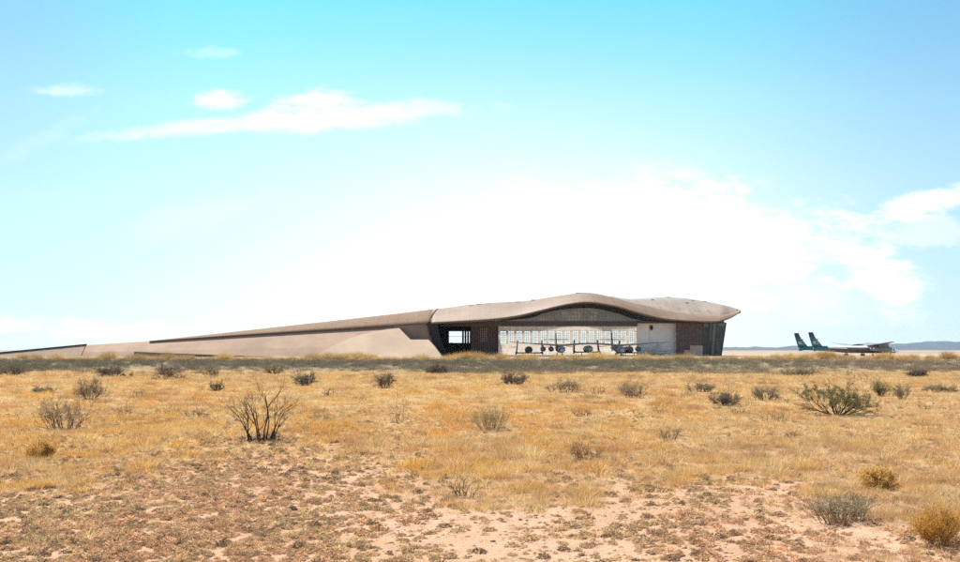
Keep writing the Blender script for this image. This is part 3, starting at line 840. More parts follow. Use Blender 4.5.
def build_terminal():
    brown = roof_material('weathered_roof_panels', (.158,.090,.050), (.195,.118,.068))
    brown2 = roof_material('pale_roof_panels', (.26,.175,.118), (.31,.225,.16), rough=.4, spec=.5)
    brownL = roof_material('wing_roof_panels', (.155,.092,.05), (.185,.115,.067), rough=.8, spec=.15)
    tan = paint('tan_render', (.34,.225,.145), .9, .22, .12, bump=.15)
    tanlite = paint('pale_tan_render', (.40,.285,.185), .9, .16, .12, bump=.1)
    grayb = paint('grey_brown_wall', (.29,.195,.13), .9, .12, .4)
    darkb = paint('dark_brown_cladding', (.075,.043,.031), .9, .25, 1.0)
    black = paint('black_steel', (.02,.016,.014), .9, .2, 2)
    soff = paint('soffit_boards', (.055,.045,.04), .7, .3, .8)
    beamm = paint('brown_beam', (.10,.06,.045), .6, .2, .6)
    white = translucent_wall('white_translucent_panels', (.86,.80,.74), .70)
    inner = paint('white_hangar_lining', (.74,.72,.69), .8, .06, .3)
    doorw = paint('white_door_sheet', (.93,.84,.74), .8, .04, .3)
    stone = paint('sandstone_cladding', (.60,.41,.30), .85, .15, 1.2)
    conc = paint('floor_concrete', (.62,.58,.53), .8, .12, .5)
    gl = glass_mat('clear_glass'); dgl = glass_mat('dark_glass', (.03,.03,.028), True)
    steel = paint('grey_steel', (.32,.31,.30), .5, .1, 1)
    T = empty('terminal_building', (0, 290, 0))
    tag(T, 'long low earth-coloured hangar terminal with wavy roof and wide open hangar bay', 'building')
    off = Vector((0, 290, 0))
    def B(mb, name, mats, parent=None, smooth=False):
        mb.v = [(x, y-290, z) for (x, y, z) in mb.v]
        return mb.build(name, mats, parent or T, smooth)
    # --- main roof shell
    us = list(np.linspace(431, 736, 90)) + [738, 739.6, 740.5]
    rows_t = np.linspace(0, 1, 14)
    De = 283.0
    FR = [(431,309.4),(455,306.6),(473,304),(500,302.4),(526,301),(550,297.5),(576,293.6),(590,292.7),(604,294.6),(618,298.0),(632,302.0),(648,306.2),(668,310.8),(690,314.2),(708,315.6),(722,315.0),(731,313.2),(737,311.6),(740.5,310.2)]
    def roof_col(u, rear=False):
        ve = spline_table(EAVE, u); vf = spline_table(FR, u)
        dd = lerp_table([(431,18),(590,16),(618,15),(650,12),(690,9),(728,6),(740.5,1.5)], u)
        de = De + lerp_table([(431,0),(690,0),(722,4),(740.5,14)], u)
        e = P(u, ve, de); f = P(u, vf, de+dd); f.x = e.x + (f.x-e.x)*(.6 if u < 640 else 1)
        if not rear:
            return e, Vector((e.x*.6+f.x*.4, e.y*.62+f.y*.38, e.z*.28 + f.z*.72)), f
        vr = spline_table(RIDGE, u)
        dr = de + lerp_table([(612,20),(640,34),(700,34),(736,10),(740.5,2.2)], u)
        r_ = P(u, vr, max(dr, f.y+.4)); g = Vector((f.x, f.y-.2, f.z-.55))
        return g, Vector((g.x*.5+r_.x*.5, g.y*.62+r_.y*.38, g.z*.25+r_.z*.75)), r_
    def shell(cols, drop):
        rows = []
        for t in rows_t:
            rows.append([(1-t)**2*e + 2*t*(1-t)*c + t*t*r for e, c, r in cols])
        for t in np.linspace(.12, 1, 8):            # falling away at the back
            rows.append([Vector((r.x, r.y + t*drop(r), max(3.5, r.z - min(1, max(.04, (72-r.x)/14))*(1.0*t + 4.5*t*t*min(1, (r.z-3)/8))))) for e, c, r in cols])
        mb = MB(); mb.grid(rows); return mb
    cols = [roof_col(u) for u in us]
    mb = shell(cols, lambda q: max(1.0, min(333.0, 333.0)-q.y) if q.x < 42 else min(12.0, max(.5, (72-q.x)*.6)))
    ro = B(mb, 'roof', [brown, inner], smooth=True)
    us_r = list(np.linspace(610, 736, 60)) + [738, 739.6, 740.5]
    mb = shell([roof_col(u, True) for u in us_r], lambda q: (333.0-q.y if q.y < 325 else 8.0)*min(1, max(.06, (72-q.x)/14)))
    ro2 = B(mb, 'rear_roof', [brown2, inner], smooth=True)
    for q in (ro, ro2):
        so = q.modifiers.new('thickness', 'SOLIDIFY'); so.thickness = .3; so.offset = -1; so.material_offset = 1; so.material_offset_rim = 0
    # skylights on the crest
    for (u, t, w, d) in ((473,.86,2.2,1.6),(481,.9,2.6,1.4),(520,.93,2.2,1.2),(536,.93,2.0,1.2),(583,.93,3.0,1.0),(652,.60,1.0,.8),(668,.93,1.2,.8),(686,.55,1.1,.8),(704,.93,1.2,.8),(692,.8,.9,.7),(737,.6,.8,.6)):
        e, c, r = roof_col(u, u > 640)
        p = (1-t)**2*e + 2*t*(1-t)*c + t*t*r; q = (1-t-.02)**2*e + 2*(t+.02)*(1-t-.02)*c + (t+.02)**2*r
        tang = (q-p).normalized(); nrm = Vector((1,0,0)).cross(tang).normalized()
        mb = MB()
        pts = [p + Vector((sx*w/2, 0, 0)) + tang*sy*d/2 for sx, sy in ((-1,-1),(1,-1),(1,1),(-1,1))]
        vs = [a - nrm*.15 for a in pts] + [a + nrm*.12 for a in pts]
        mb.add(vs, [(0,3,2,1),(4,5,6,7),(0,1,5,4),(1,2,6,5),(2,3,7,6),(3,0,4,7)])
        B(mb, 'skylight', [dgl if u > 640 else steel])
    # --- soffit from the eave to the glazed front
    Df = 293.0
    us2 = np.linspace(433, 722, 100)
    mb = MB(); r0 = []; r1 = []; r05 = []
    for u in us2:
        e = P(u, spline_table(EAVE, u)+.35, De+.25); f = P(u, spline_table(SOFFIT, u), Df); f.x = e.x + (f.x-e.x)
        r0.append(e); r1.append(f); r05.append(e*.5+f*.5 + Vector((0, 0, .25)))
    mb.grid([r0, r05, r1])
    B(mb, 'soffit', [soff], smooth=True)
    # --- clerestory infill above the beam
    mb = MB(); top = [P(u, spline_table(SOFFIT, u), Df+.05) for u in np.linspace(500, 655, 60)]
    bot = [P(u, 321.5, Df+.05) for u in np.linspace(500, 655, 60)]
    bot = [Vector((b.x, b.y, min(b.z, t.z))) for b, t in zip(bot, top)]
    mb.grid([bot, top])
    cl = B(mb, 'clerestory_window', [glass_mat('bronze_glass', (.10,.08,.065), True)])
    mb = MB()
    for u in np.arange(536, 634, 3.2):
        a = P(u, 321.3, Df-.12); t = P(u, spline_table(SOFFIT, u), Df)
        if t.z-a.z > .5: mb.box(a.x-.06, a.x+.06, a.y-.05, a.y+.1, a.z, t.z)
    for v in (311.5, 315, 318.2):
        lo = [u for u in np.arange(520, 645, .5) if spline_table(SOFFIT, u) < v-.2]
        if lo:
            a = P(lo[0], v, Df-.16); b = P(lo[-1], v, Df-.16)
            mb.box(a.x, b.x, a.y-.05, a.y+.02, a.z-.07, a.z+.07)
    B(mb, 'mullion', [steel], cl)
    mb = MB()
    ub = np.linspace(536, 597, 30)
    lo = [P(u, 320.6, Df-.03) for u in ub]; hi = [P(u, min(320.4, spline_table(SOFFIT, u)+1.3), Df-.03) for u in ub]
    mb.grid([lo, hi]); mb.grid([[p+Vector((0,.02,0)) for p in hi], [p+Vector((0,.02,0)) for p in lo]])
    B(mb, 'lit_glass_sheet', [paint('pale_lit_glass', (.40,.36,.315), .7, .45, .5)], cl)  # light coming through the glazing, put in as a pale sheet
    # --- beam over the bay
    mb = MB(); a = P(440, 326.3, Df); b = P(637, 321.2, Df)
    mb.box(a.x, b.x, Df-.5, Df+.6, a.z, b.z); 
    B(mb, 'bay_beam', [beamm])
    mb = MB(); a = P(637, 323.2, Df); b = P(724, 320.8, Df)
    mb.box(a.x+.02, b.x, Df-.3, Df+.5, a.z, b.z)
    B(mb, 'fascia_beam', [beamm])
    # --- hangar floor and translucent glazed back wall
    mb = MB(); mb.box(-14, 69, 293.2, 335, -.3, .03); B(mb, 'floor', [conc])
    Yb = 331.0; zt = 12.5
    x0, x1 = 4.2, 66.5
    wins = [503.2 + 8.02*i for i in range(20)]
    xw = [((u-480)*Yb/F) for u in wins]; ww = 5.7*Yb/F/2
    zb = CAMZ + (350-342.6)*Yb/F; zh = CAMZ + (350-331.2)*Yb/F
    mb = MB()
    mb.box(x0, x1, Yb, Yb+.25, 0, zb); mb.box(x0, x1, Yb, Yb+.25, zh, zt)
    xs = [x0] + [q for x in xw for q in (x-ww, x+ww)] + [x1]
    for i in range(0, len(xs), 2):
        mb.box(xs[i], xs[i+1], Yb, Yb+.25, zb, zh)
    B(mb, 'back_wall', [white])
    for x in xw:
        mb = MB()
        for k in range(1, 6):
            z = zb + (zh-zb)*k/6; mb.box(x-ww, x+ww, Yb+.05, Yb+.2, z-.12, z+.12)
        mb.box(x-.34, x-.22, Yb+.06, Yb+.19, zb, zh); mb.box(x+.22, x+.34, Yb+.06, Yb+.19, zb, zh)
        wo = B(mb, 'window', [white])
        mb = MB(); mb.add([(x-ww, Yb+.12, zb), (x+ww, Yb+.12, zb), (x+ww, Yb+.12, zh), (x-ww, Yb+.12, zh)], [(0,1,2,3)])
        B(mb, 'pane', [gl], wo)
    # --- ends of the building and inner partition
    mb = MB(); mb.box(3.7, 4.2, 294, 336, 0, 11.5); B(mb, 'partition', [inner])
    mb = MB(); mb.box(66.5, 67, 297, 336, 0, 11); B(mb, 'end_wall', [inner])
    # --- dark entrance room on the left, with a bright opening at its back
    mb = MB(); Yr = 318.0
    a = P(449, 342.8, Yr); b = P(471, 331.3, Yr)
    xa, xb = -16.5, 3.7
    mb.box(xa, xb, Yr, Yr+.3, 0, a.z); mb.box(xa, xb, Yr, Yr+.3, b.z, 12)
    mb.box(xa, a.x, Yr, Yr+.3, a.z, b.z); mb.box(b.x, xb, Yr, Yr+.3, a.z, b.z)
    B(mb, 'rear_wall', [darkb])
    mb = MB()
    for k in range(1, 5):
        x = a.x + (b.x-a.x)*(.52+.115*k); mb.box(x-.28, x+.28, Yr+.02, Yr+.2, a.z, b.z)
    z = a.z + (b.z-a.z)*.55; mb.box(a.x, b.x, Yr+.05, Yr+.15, z-.05, z+.05)
    wo = B(mb, 'window', [darkb])
    mb = MB(); mb.add([(a.x, Yr+.25, a.z), (b.x, Yr+.25, a.z), (b.x, Yr+.25, b.z), (a.x, Yr+.25, b.z)], [(0,1,2,3)]); B(mb, 'pane', [gl], wo)
    mb = MB(); mb.box(-16.9, -16.5, 290, 318, 0, 9.5); B(mb, 'side_wall', [darkb])
    mb = MB(); a = P(452, 338, 304); mb.prism([(a.x-3, 304, 0), (a.x+1.6, 304, 0), (a.x+.2, 304, 3.9), (a.x-.6, 304, 3.9)], .5)
    B(mb, 'stair_pier', [black])
    # --- louvred brown panel
    a = P(471, 356.3, Df); b = P(497.6, 322.5, Df)
    mb = MB()
    mb.box(a.x, b.x, Df+.25, Df+.4, 0, b.z)
    n = 15; mb.cur = 1
    for i in range(n):
        x = a.x + (b.x-a.x)*(i+.5)/n
        mb.box(x-.14, x+.14, Df, Df+.248, 0, b.z)
    mb.cur = 2
    for i in range(4):
        for k in range(9):
            c = P(480.5 + 2.0*i, 328.5 + 1.55*k, Df-.04)
            mb.box(c.x-.10, c.x+.12, c.y, c.y+.038, c.z-.13, c.z+.1)
    B(mb, 'louvre_panel', [darkb, paint('brown_louvre', (.16,.09,.064), .8, .2, 2), paint('pale_louvre_slot', (.42,.36,.33), .7, .2, 2)])
    mb = MB(); c = P(497.9, 340, Df-.1); mb.box(c.x-.12, c.x+.12, Df-.3, Df+.4, 0, b.z); B(mb, 'jamb', [black])
    # --- white sliding door on the right of the bay
    Dd = 295.0
    a = P(648.5, 356, Dd); b = P(676, 323.3, Dd); c = P(637, 322.5, Dd)
    mb = MB(); mb.box(a.x, b.x, Dd, Dd+.25, .03, b.z)
    dr = B(mb, 'sliding_door', [doorw])
    mb = MB()
    for k in range(1, 14):
        z = b.z*k/14; mb.box(a.x+.1, b.x-.1, Dd-.05, Dd, z-.05, z+.05)
    B(mb, 'rail', [paint('door_ribs', (.72,.66,.60), .6, .1, 1)], dr)
    mb = MB(); mb.box(c.x, a.x-.01, Dd-.5, Dd+.3, .03, c.z); B(mb, 'door_pier', [doorw])
    mb = MB(); q = P(651.5, 327, Dd-.3); mb.box(q.x-.35, q.x+.35, q.y-.25, q.y+.3, q.z-.55, q.z+.5); mb.tube([(q.x, q.y-.2, q.z-.5), (q.x, q.y-.2, q.z-.95)], [.3, .16], 10); B(mb, 'wall_lamp', [black])
    # --- perforated brown wall with sandstone below
    a = P(676.3, 356.2, Df); b = P(703, 322.5, Df)
    mb = MB(); mb.box(a.x, b.x, Df, Df+.4, 0, b.z)
    mb.cur = 1
    for i in range(6):
        for k in range(8):
            c = P(681.5 + 3.55*i, 327 + 1.95*k, Df); mb.box(c.x-.22, c.x+.2, Df-.04, Df-.001, c.z-.17, c.z+.17)
    mb.cur = 2
    for i in range(6):
        for k in range(8):
            c = P(681.5 + 3.55*i, 326.25 + 1.95*k, Df); mb.box(c.x-.26, c.x+.24, Df-.09, Df-.0401, c.z-.045, c.z+.045)  # pale bars: light through the perforations, painted on
    B(mb, 'perforated_wall', [paint('brown_brick', (.17,.105,.08), .8, .25, 1.5), paint('slot_shadow', (.035,.028,.028), .8, .2, 1), paint('slot_light', (.38,.33,.31), .8, .2, 1)])
    mb = MB(); c = P(690, 345.5, Df)
    d0 = P(684, 350, Df)
    mb.box(c.x, b.x-.1, Df-.12, Df-.002, 0, c.z); mb.box(d0.x, c.x-.02, Df-.12, Df-.002, 0, d0.z)
    B(mb, 'sandstone_base', [stone])
    # --- dark glass end leaning outward at the top
    a = P(703.2, 356.2, Df); 
    tl = P(703.2, 322.6, Df); tr = P(726, 322.4, Df); brr = P(721, 356, Df)
    mb = MB(); mb.prism([(a.x, Df, 0), (brr.x, Df, 0), (tr.x, Df, tr.z), (tl.x, Df, tl.z)], 8)
    ge = B(mb, 'glazed_end', [dgl])
    mb = MB()
    for t in (.0, .28, .42, .62, 1):
        p0 = Vector((a.x+(brr.x-a.x)*t, Df-.12, 0)); p1 = Vector((tl.x+(tr.x-tl.x)*t, Df-.12, tl.z))
        wdt = .17 if t != .28 else .35
        mb.prism([(p0.x-wdt, p0.y, 0), (p0.x+wdt, p0.y, 0), (p1.x+wdt, p1.y, p1.z), (p1.x-wdt, p1.y, p1.z)], .115)
    B(mb, 'mullion', [paint('dark_bronze', (.05,.04,.035), .5, .2, 1)], ge)
    mb = MB()
    for t0, t1, v0, v1 in ((.04,.26,327,355),(.30,.40,341,355),(.66,.97,326,354)):
        def q(t, v):
            z = P(0, v, Df).z; s = z/tl.z
            return (a.x+(brr.x-a.x)*t*(1-s) + ((tl.x-a.x)+(tr.x-tl.x)*t)*s, Df-.03, z)
        mb.prism([q(t0, v1), q(t1, v1), q(t1, v0), q(t0, v0)], .027)
    B(mb, 'panel', [paint('grey_green_panel_reflection', (.10,.10,.085), .8, .4, .5)], ge)  # plates on the glass; right one is a reflection put in as colour
    # --- sloping wing roof
    WE = [(149,341),(200,337.6),(260,333.9),(330,329.7),(426,323.8),(431,323.6)]
    WR = [(149,340.8),(200,335.2),(260,328.5),(330,320.8),(400,313),(433,309)]
    us3 = np.linspace(149, 432.5, 60); rows = [[], [], [], [], [], [], []]
    for u in us3:
        e = P(u, lerp_table(WE, u), De+1.5); r = P(u, lerp_table(WR, u), De+1.5+18*(u-130)/300); r.x = e.x*.5+r.x*.5
        for k, t in enumerate((0, .25, .5, .75, 1)):
            c = Vector((e.x, e.y*.65+r.y*.35, e.z*.35+r.z*.65))
            rows[k].append((1-t)**2*e + 2*t*(1-t)*c + t*t*r)
        rows[5].append(Vector((r.x, r.y+18, r.z*.8))); rows[6].append(Vector((r.x, r.y+45, 0)))
    mb = MB(); mb.grid(rows)
    wr = B(mb, 'wing_roof', [brownL], smooth=True)
    so = wr.modifiers.new('thickness', 'SOLIDIFY'); so.thickness = .15; so.offset = -1
    # raised joint between wing and main roof
    mb = MB()
    e, c, q = roof_col(432.2)
    pts = [(1-t)**2*e + 2*t*(1-t)*c + t*t*q + Vector((-1.2+2.6*t, -.12, .12)) for t in np.linspace(0, .97, 9)]
    mb.tube(pts, .2, 6); B(mb, 'roof_joint', [darkb])
    # --- battered berm wall under the wing
    BT = [(84,345.2),(149,341.2),(200,338.0),(260,334.3),(330,330.1),(426,324.3),(433,324.1)]
    rows = [[], [], [], [], []]
    for u in np.linspace(84, 400, 70):
        t = P(u, lerp_table(BT, u), De+2.2); h = t.z
        for k, f in enumerate((0, .35, .75, 1)):
            rows[k].append(Vector((t.x, t.y - (1-f)*(h*1.25+1), h*f - (0.3 if k == 0 else 0) )))
        rows[4].append(Vector((t.x, t.y+20+h*2, -.3)))
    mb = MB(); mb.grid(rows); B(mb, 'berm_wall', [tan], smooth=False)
    # --- sunlit flat bank with an arched edge beside the entrance
    CR = [(312,359),(318,354.5),(326,349.5),(336,344.2),(348,339.2),(361,334.8),(374,331.4),(387,329.2),(399,328.1),(404,333.6),(409.5,339.5),(428,339.5),(434.5,347),(442,357.5)]
    pts = []
    for u, v in CR:
        D = (270+1.6*CAMZ)/(1-1.6*(350-v)/F)
        pts.append(P(u, v, D))
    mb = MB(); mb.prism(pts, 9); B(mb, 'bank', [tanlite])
    # shaded return wall between lobe and eave, and dark jamb of the entrance
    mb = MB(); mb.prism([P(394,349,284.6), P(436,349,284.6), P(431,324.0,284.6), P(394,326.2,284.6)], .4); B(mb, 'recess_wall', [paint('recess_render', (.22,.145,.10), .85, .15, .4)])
    mb = MB(); mb.prism([P(426.5,323.6,284.2), P(430,335.5,284.2), P(441.5,356.2,284.2), P(448,356.2,284.2), P(440,340,284.2), P(437,323.6,284.2)], 6); B(mb, 'entrance_jamb', [black])
    # --- low wall with black cap far left
    mb = MB()
    rowb = []; rowt = []
    for u in np.linspace(-60, 86, 30):
        t = P(u, 353.2 - (u)*8.2/86, 281.5); rowb.append((t.x, t.y-max(t.z, 0)*1.25-.4, -.3)); rowt.append((t.x, t.y, t.z))
    n = len(rowb)
    mb.grid([rowb, rowt]); mb.grid([rowt, [(x, y+.5, z) for x, y, z in rowt]]); mb.grid([[(x, y+.5, z) for x, y, z in rowt], [(x, y+.5, z) for x, y, z in rowb]])
    T2 = empty('boundary_wall', (0, 290, 0)); tag(T2, 'low grey brown wall with black sloping cap at the far left end of the terminal', 'wall')
    B(mb, 'wall', [grayb], T2)
    mb = MB()
    for (x0_, y0_, z0_), (x1_, y1_, z1_) in zip(rowt[:-1], rowt[1:]):
        mb.add([(x0_, y0_-.15, z0_+.01), (x1_, y0_-.15, z1_+.01), (x1_, y0_+.65, z1_+.01), (x0_, y0_+.65, z0_+.01), (x0_, y0_-.15, z0_+.3), (x1_, y0_-.15, z1_+.3), (x1_, y0_+.65, z1_+.3), (x0_, y0_+.65, z0_+.3)],
               [(0,3,2,1),(4,5,6,7),(0,1,5,4),(2,3,7,6)])
    B(mb, 'cap', [black], T2)
    # --- dark sloping retaining wall in front of the berm
    T3 = empty('retaining_wall', (0, 290, 0)); tag(T3, 'thin dark brown retaining wall sloping down along the foot of the tan berm', 'wall')
    mb = MB()
    pts = [P(131,352.0,264), P(270,358.4,250), P(270,359.6,250), P(131,357.5,264)]
    mb.prism([P(134,357,262), P(272,357.6,252), P(272,356.7,252), P(200,354.2,257), P(134,351.7,262)][::1], .6)
    B(mb, 'wall', [paint('dark_retaining', (.15,.10,.072), .8, .25, .5)], T3)
    return T

# ---------------------------------------------------------------- aircraft
def loft(mb, rings, seg=14, cap=True):
    """rings: (centre y, centre x, centre z, rx, rz)"""
    vs = []; fs = []
    for (y, x, z, rx, rz) in rings:
        for k in range(seg):
            a = 2*math.pi*k/seg
            vs.append((x+rx*math.cos(a), y, z+rz*math.sin(a)))
    for i in range(len(rings)-1):
        for k in range(seg):
            k2 = (k+1) % seg
            fs.append((i*seg+k, (i+1)*seg+k, (i+1)*seg+k2, i*seg+k2))
    if cap:
        fs.append(tuple(range(seg))); fs.append(tuple((len(rings)-1)*seg+k for k in range(seg))[::-1])
    mb.add(vs, fs)

def airfoil(mb, sections):
    """sections: list of (x, y_lead, chord, z, thick)"""
    rows = []
    prof = [(0,0),(.08,.5),(.3,.62),(.65,.4),(1,.04),(.65,-.22),(.3,-.38),(.08,-.33)]
    for (x, yl, ch, z, th_) in sections:
        rows.append([(x, yl+ch*a, z+th_*b) for a, b in prof])
    n = len(prof); vs = [p for r in rows for p in r]; fs = []
    for i in range(len(rows)-1):
        for k in range(n):
            k2 = (k+1) % n
            fs.append((i*n+k, i*n+k2, (i+1)*n+k2, (i+1)*n+k))
    fs.append(tuple(range(n))[::-1]); fs.append(tuple((len(rows)-1)*n+k for k in range(n)))
    mb.add(vs, fs)

def plate(mb, pts, tdir, th_):
    """flat polygon pts thickened along tdir"""
    t = Vector(tdir)*th_*.5
    n = len(pts)
    vs = [Vector(p)-t for p in pts] + [Vector(p)+t for p in pts]
    fs = [tuple(range(n))[::-1], tuple(range(n, 2*n))] + [(i, (i+1) % n, n+(i+1) % n, n+i) for i in range(n)]
    mb.add(vs, fs)

def mothership(name, loc, rz, label, body, belly, under, finm, tip, dark, group, emblem=None, SP=8.3):
    T = empty(name, loc, rz); tag(T, label, 'aircraft', group)
    prof = [(0,.0,1.25,.05,.05),(.5,0,1.32,.34,.30),(1.3,0,1.45,.62,.55),(2.6,0,1.68,.92,.82),(4.2,0,1.85,1.08,1.02),(7,0,1.9,1.1,1.06),(11,0,1.95,1.02,1.0),(15,0,2.1,.82,.82),(19,0,2.25,.62,.66),(22,0,2.33,.5,.56),(24.2,0,2.36,.36,.42)]
    for s in (-1, 1):
        mb = MB(); loft(mb, [(y, s*SP, z, rx, rzz) for y, x, z, rx, rzz in prof], 18)
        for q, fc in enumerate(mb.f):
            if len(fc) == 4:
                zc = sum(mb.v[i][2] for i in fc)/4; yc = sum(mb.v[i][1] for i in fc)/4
                if yc > 1.6 and zc < np.interp(yc, [1.6, 3.0, 7, 15, 24], [1.3, 1.65, 2.15, 2.3, 2.2]): mb.mi[q] = 1  # lower flank faces take the colour that holds their shade
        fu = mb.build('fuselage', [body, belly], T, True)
        for a in (-70, -35, 0, 35, 70):    # windscreen ports
            mb = MB()
            r = math.radians(a); c = Vector((s*SP + .80*math.sin(r), 1.75, 1.53+.70*math.cos(r)*.95))
            nrm = Vector((math.sin(r), -.35, math.cos(r))).normalized()
            mb.tube([c-nrm*.05, c+nrm*.06], .2, 10)
            mb.build('cockpit_window', [dark], fu)
        for y in (4.0, 5.6, 7.2):
            for sd in (-1, 1):
                mb = MB(); mb.tube([(s*SP+sd*1.0, y, 2.3), (s*SP+sd*1.13, y, 2.32)], .16, 8); mb.build('porthole', [dark], fu)
        # fin with swept leading edge
        mb = MB()
        plate(mb, [(s*SP, 21.0, 2.1), (s*SP, 24.0, 1.4), (s*SP, 25.2, 5.4), (s*SP, 23.7, 5.4)], (1,0,0), .28)
        fi = mb.build('fin', [finm], T)
        mb = MB(); plate(mb, [(s*SP, 23.7, 5.403), (s*SP, 25.2, 5.403), (s*SP, 25.55, 6.7), (s*SP, 24.3, 6.75)], (1,0,0), .26)
        mb.build('fin_tip', [tip], fi)
        if emblem:
            mb = MB()
            for sd in (-1, 1):
                xx = s*SP + sd*.16
                plate(mb, [(xx, 22.7, 3.5), (xx, 24.1, 3.4), (xx, 24.4, 4.2), (xx, 23.4, 4.3), (xx, 22.8, 4.0)], (1,0,0), .03)
            mb.build('emblem', [emblem], fi)
            mb = MB()
            for sd in (-1, 1):
                xx = s*SP + sd*.19
                plate(mb, [(xx, 22.9, 3.72), (xx, 23.4, 3.66), (xx, 23.5, 4.0), (xx, 23.0, 4.05)], (1,0,0), .03)
                plate(mb, [(xx, 22.1, 2.5), (xx, 24.1, 2.3), (xx, 24.3, 2.9), (xx, 22.9, 3.0)], (1,0,0), .03)
            mb.build('emblem_patch', [dark], fi)
            mb = MB(); loft(mb, [(y, s*SP, z, rx+.02, r2+.02) for y, z, rx, r2 in ((20.2,2.28,.572,.62),(22,2.33,.5,.56),(24.15,2.36,.37,.43))], 16)
            mb.build('tail_band', [finm], fu, True)
        mb = MB()
        for sd in (-1, 1):
            airfoil(mb, [(s*SP+sd*.1, 23.0, 1.7, 4.75, .2), (s*SP+sd*3.6, 23.7, 1.0, 4.8, .12)])
        mb.build('tailplane', [under], T)
        # engines in a pair outboard
        for dx in (2.75, 5.0):
            x = s*(SP+dx); zw = 2.95 + (dx)*.063
            mb = MB(); loft(mb, [(4.2, x, 1.95, .62, .62), (4.5, x, 1.95, .72, .72), (6.2, x, 1.97, .76, .76), (8.2, x, 2.0, .55, .55), (9.2, x, 2.02, .36, .36)], 16)
            en = mb.build('engine', [under], T, True)
            mb = MB(); mb.tube([(x, 4.17, 1.95), (x, 4.24, 1.95)], .58, 16); mb.build('intake', [dark], en)
            mb = MB(); mb.tube([(x, 3.85, 1.95), (x, 4.16, 1.95)], [.03, .20], 10); mb.build('spinner', [body], en)
            mb = MB(); mb.box(x-.12, x+.12, 5.0, 7.6, 2.6, zw+.1); mb.build('pylon', [under], en)
        # landing gear
        mb = MB()
        mb.tube([(s*SP, 2.6, 1.1), (s*SP, 2.5, .3)], .08, 8); mb.tube([(s*SP-.1, 2.5, .3), (s*SP+.1, 2.5, .3)], .3, 14)
        mb.build('landing_gear', [dark], T)
        for sd in (-1, 1):
            mb = MB(); mb.tube([(s*SP+sd*.5, 10.2, 1.2), (s*SP+sd*.75, 10.3, .36)], .1, 8); mb.tube([(s*SP+sd*.62, 10.3, .38), (s*SP+sd*.88, 10.3, .38)], .38, 14)
            mb.build('landing_gear', [dark], T)
    # gull wing, one surface tip to tip
    mb = MB()
    secs = []
    for x, yl, ch, z, t in ((-22.6,7.9,1.4,3.9,.16),(-16,6.9,2.5,3.48,.3),(-SP-1,5.4,3.9,2.98,.55),(-SP+1,5.3,4.0,2.98,.55),(-3,5.6,3.6,3.35,.5),(0,5.7,3.4,3.48,.48),(3,5.6,3.6,3.35,.5),(SP-1,5.3,4.0,2.98,.55),(SP+1,5.4,3.9,2.98,.55),(16,6.9,2.5,3.48,.3),(22.6,7.9,1.4,3.9,.16)):
        secs.append((x, yl, ch, z, t))
    airfoil(mb, secs)
    mb.build('wing', [under], T)
    return T

def spaceship(name, loc, rz, label, body, dark, finm, group, nozzle=True):
    T = empty(name, loc, rz); tag(T, label, 'spacecraft', group)
    # length 14, nose at -y
    mb = MB(); loft(mb, [(-7,0,1.55,.04,.04),(-6.3,0,1.6,.4,.38),(-5,0,1.7,.75,.75),(-2.5,0,1.75,.98,.98),(1.5,0,1.75,1.0,1.0),(4.2,0,1.75,.85,.85),(5.4,0,1.75,.72,.72)], 18)
    fu = mb.build('fuselage', [body], T, True)
    mb = MB(); mb.tube([(0, 5.38, 1.75), (0, 6.1, 1.75)], [.62, .86], 18); mb.build('rocket_nozzle', [dark], fu)
    for a in (-60, -20, 20, 60):
        mb = MB()
        r = math.radians(a); c = Vector((.74*math.sin(r), -5.0, 1.7+.74*math.cos(r))); nr = Vector((math.sin(r), -.4, math.cos(r))).normalized()
        mb.tube([c-nr*.04, c+nr*.05], .17, 10)
        mb.build('cockpit_window', [dark], fu)
    mb = MB()
    plate(mb, [(-.3,-3.5,.88),(.3,-3.5,.88),(3.5,2.6,.88),(3.5,5.0,.88),(-3.5,5.0,.88),(-3.5,2.6,.88)], (0,0,1), .34)
    mb.build('wing', [dark], T)
    for s in (-1, 1):
        mb = MB(); mb.tube([(s*3.5, 2.6, .95), (s*3.5, 7.0, 1.1)], [.3, .18], 10)
        bo = mb.build('tail_boom', [finm], T, True)
        mb = MB(); plate(mb, [(s*3.75,3.4,.35),(s*3.6,6.9,.5),(s*3.3,7.8,4.3),(s*3.3,6.6,4.4),(s*3.5,4.6,1.7)], (1,0,0), .3); mb.build('fin', [finm], bo)
        mb = MB(); airfoil(mb, [(s*3.55, 5.4, 1.4, 2.45, .16), (s*5.7, 6.2, .9, 2.5, .1)]); mb.build('stabiliser', [finm], bo)
    mb = MB()
    mb.tube([(0,-4.2,1.0),(0,-4.3,.22)], .07, 8); mb.tube([(-.09,-4.3,.2),(.09,-4.3,.2)], .2, 12)
    mb.build('landing_gear', [dark], T)
    for s in (-1, 1):
        mb = MB(); mb.tube([(s*1.6,2.6,.8),(s*1.6,2.6,.25)], .08, 8); mb.tube([(s*1.6-.1,2.6,.25),(s*1.6+.1,2.6,.25)], .25, 12)
        mb.build('landing_gear', [dark], T)
    return T

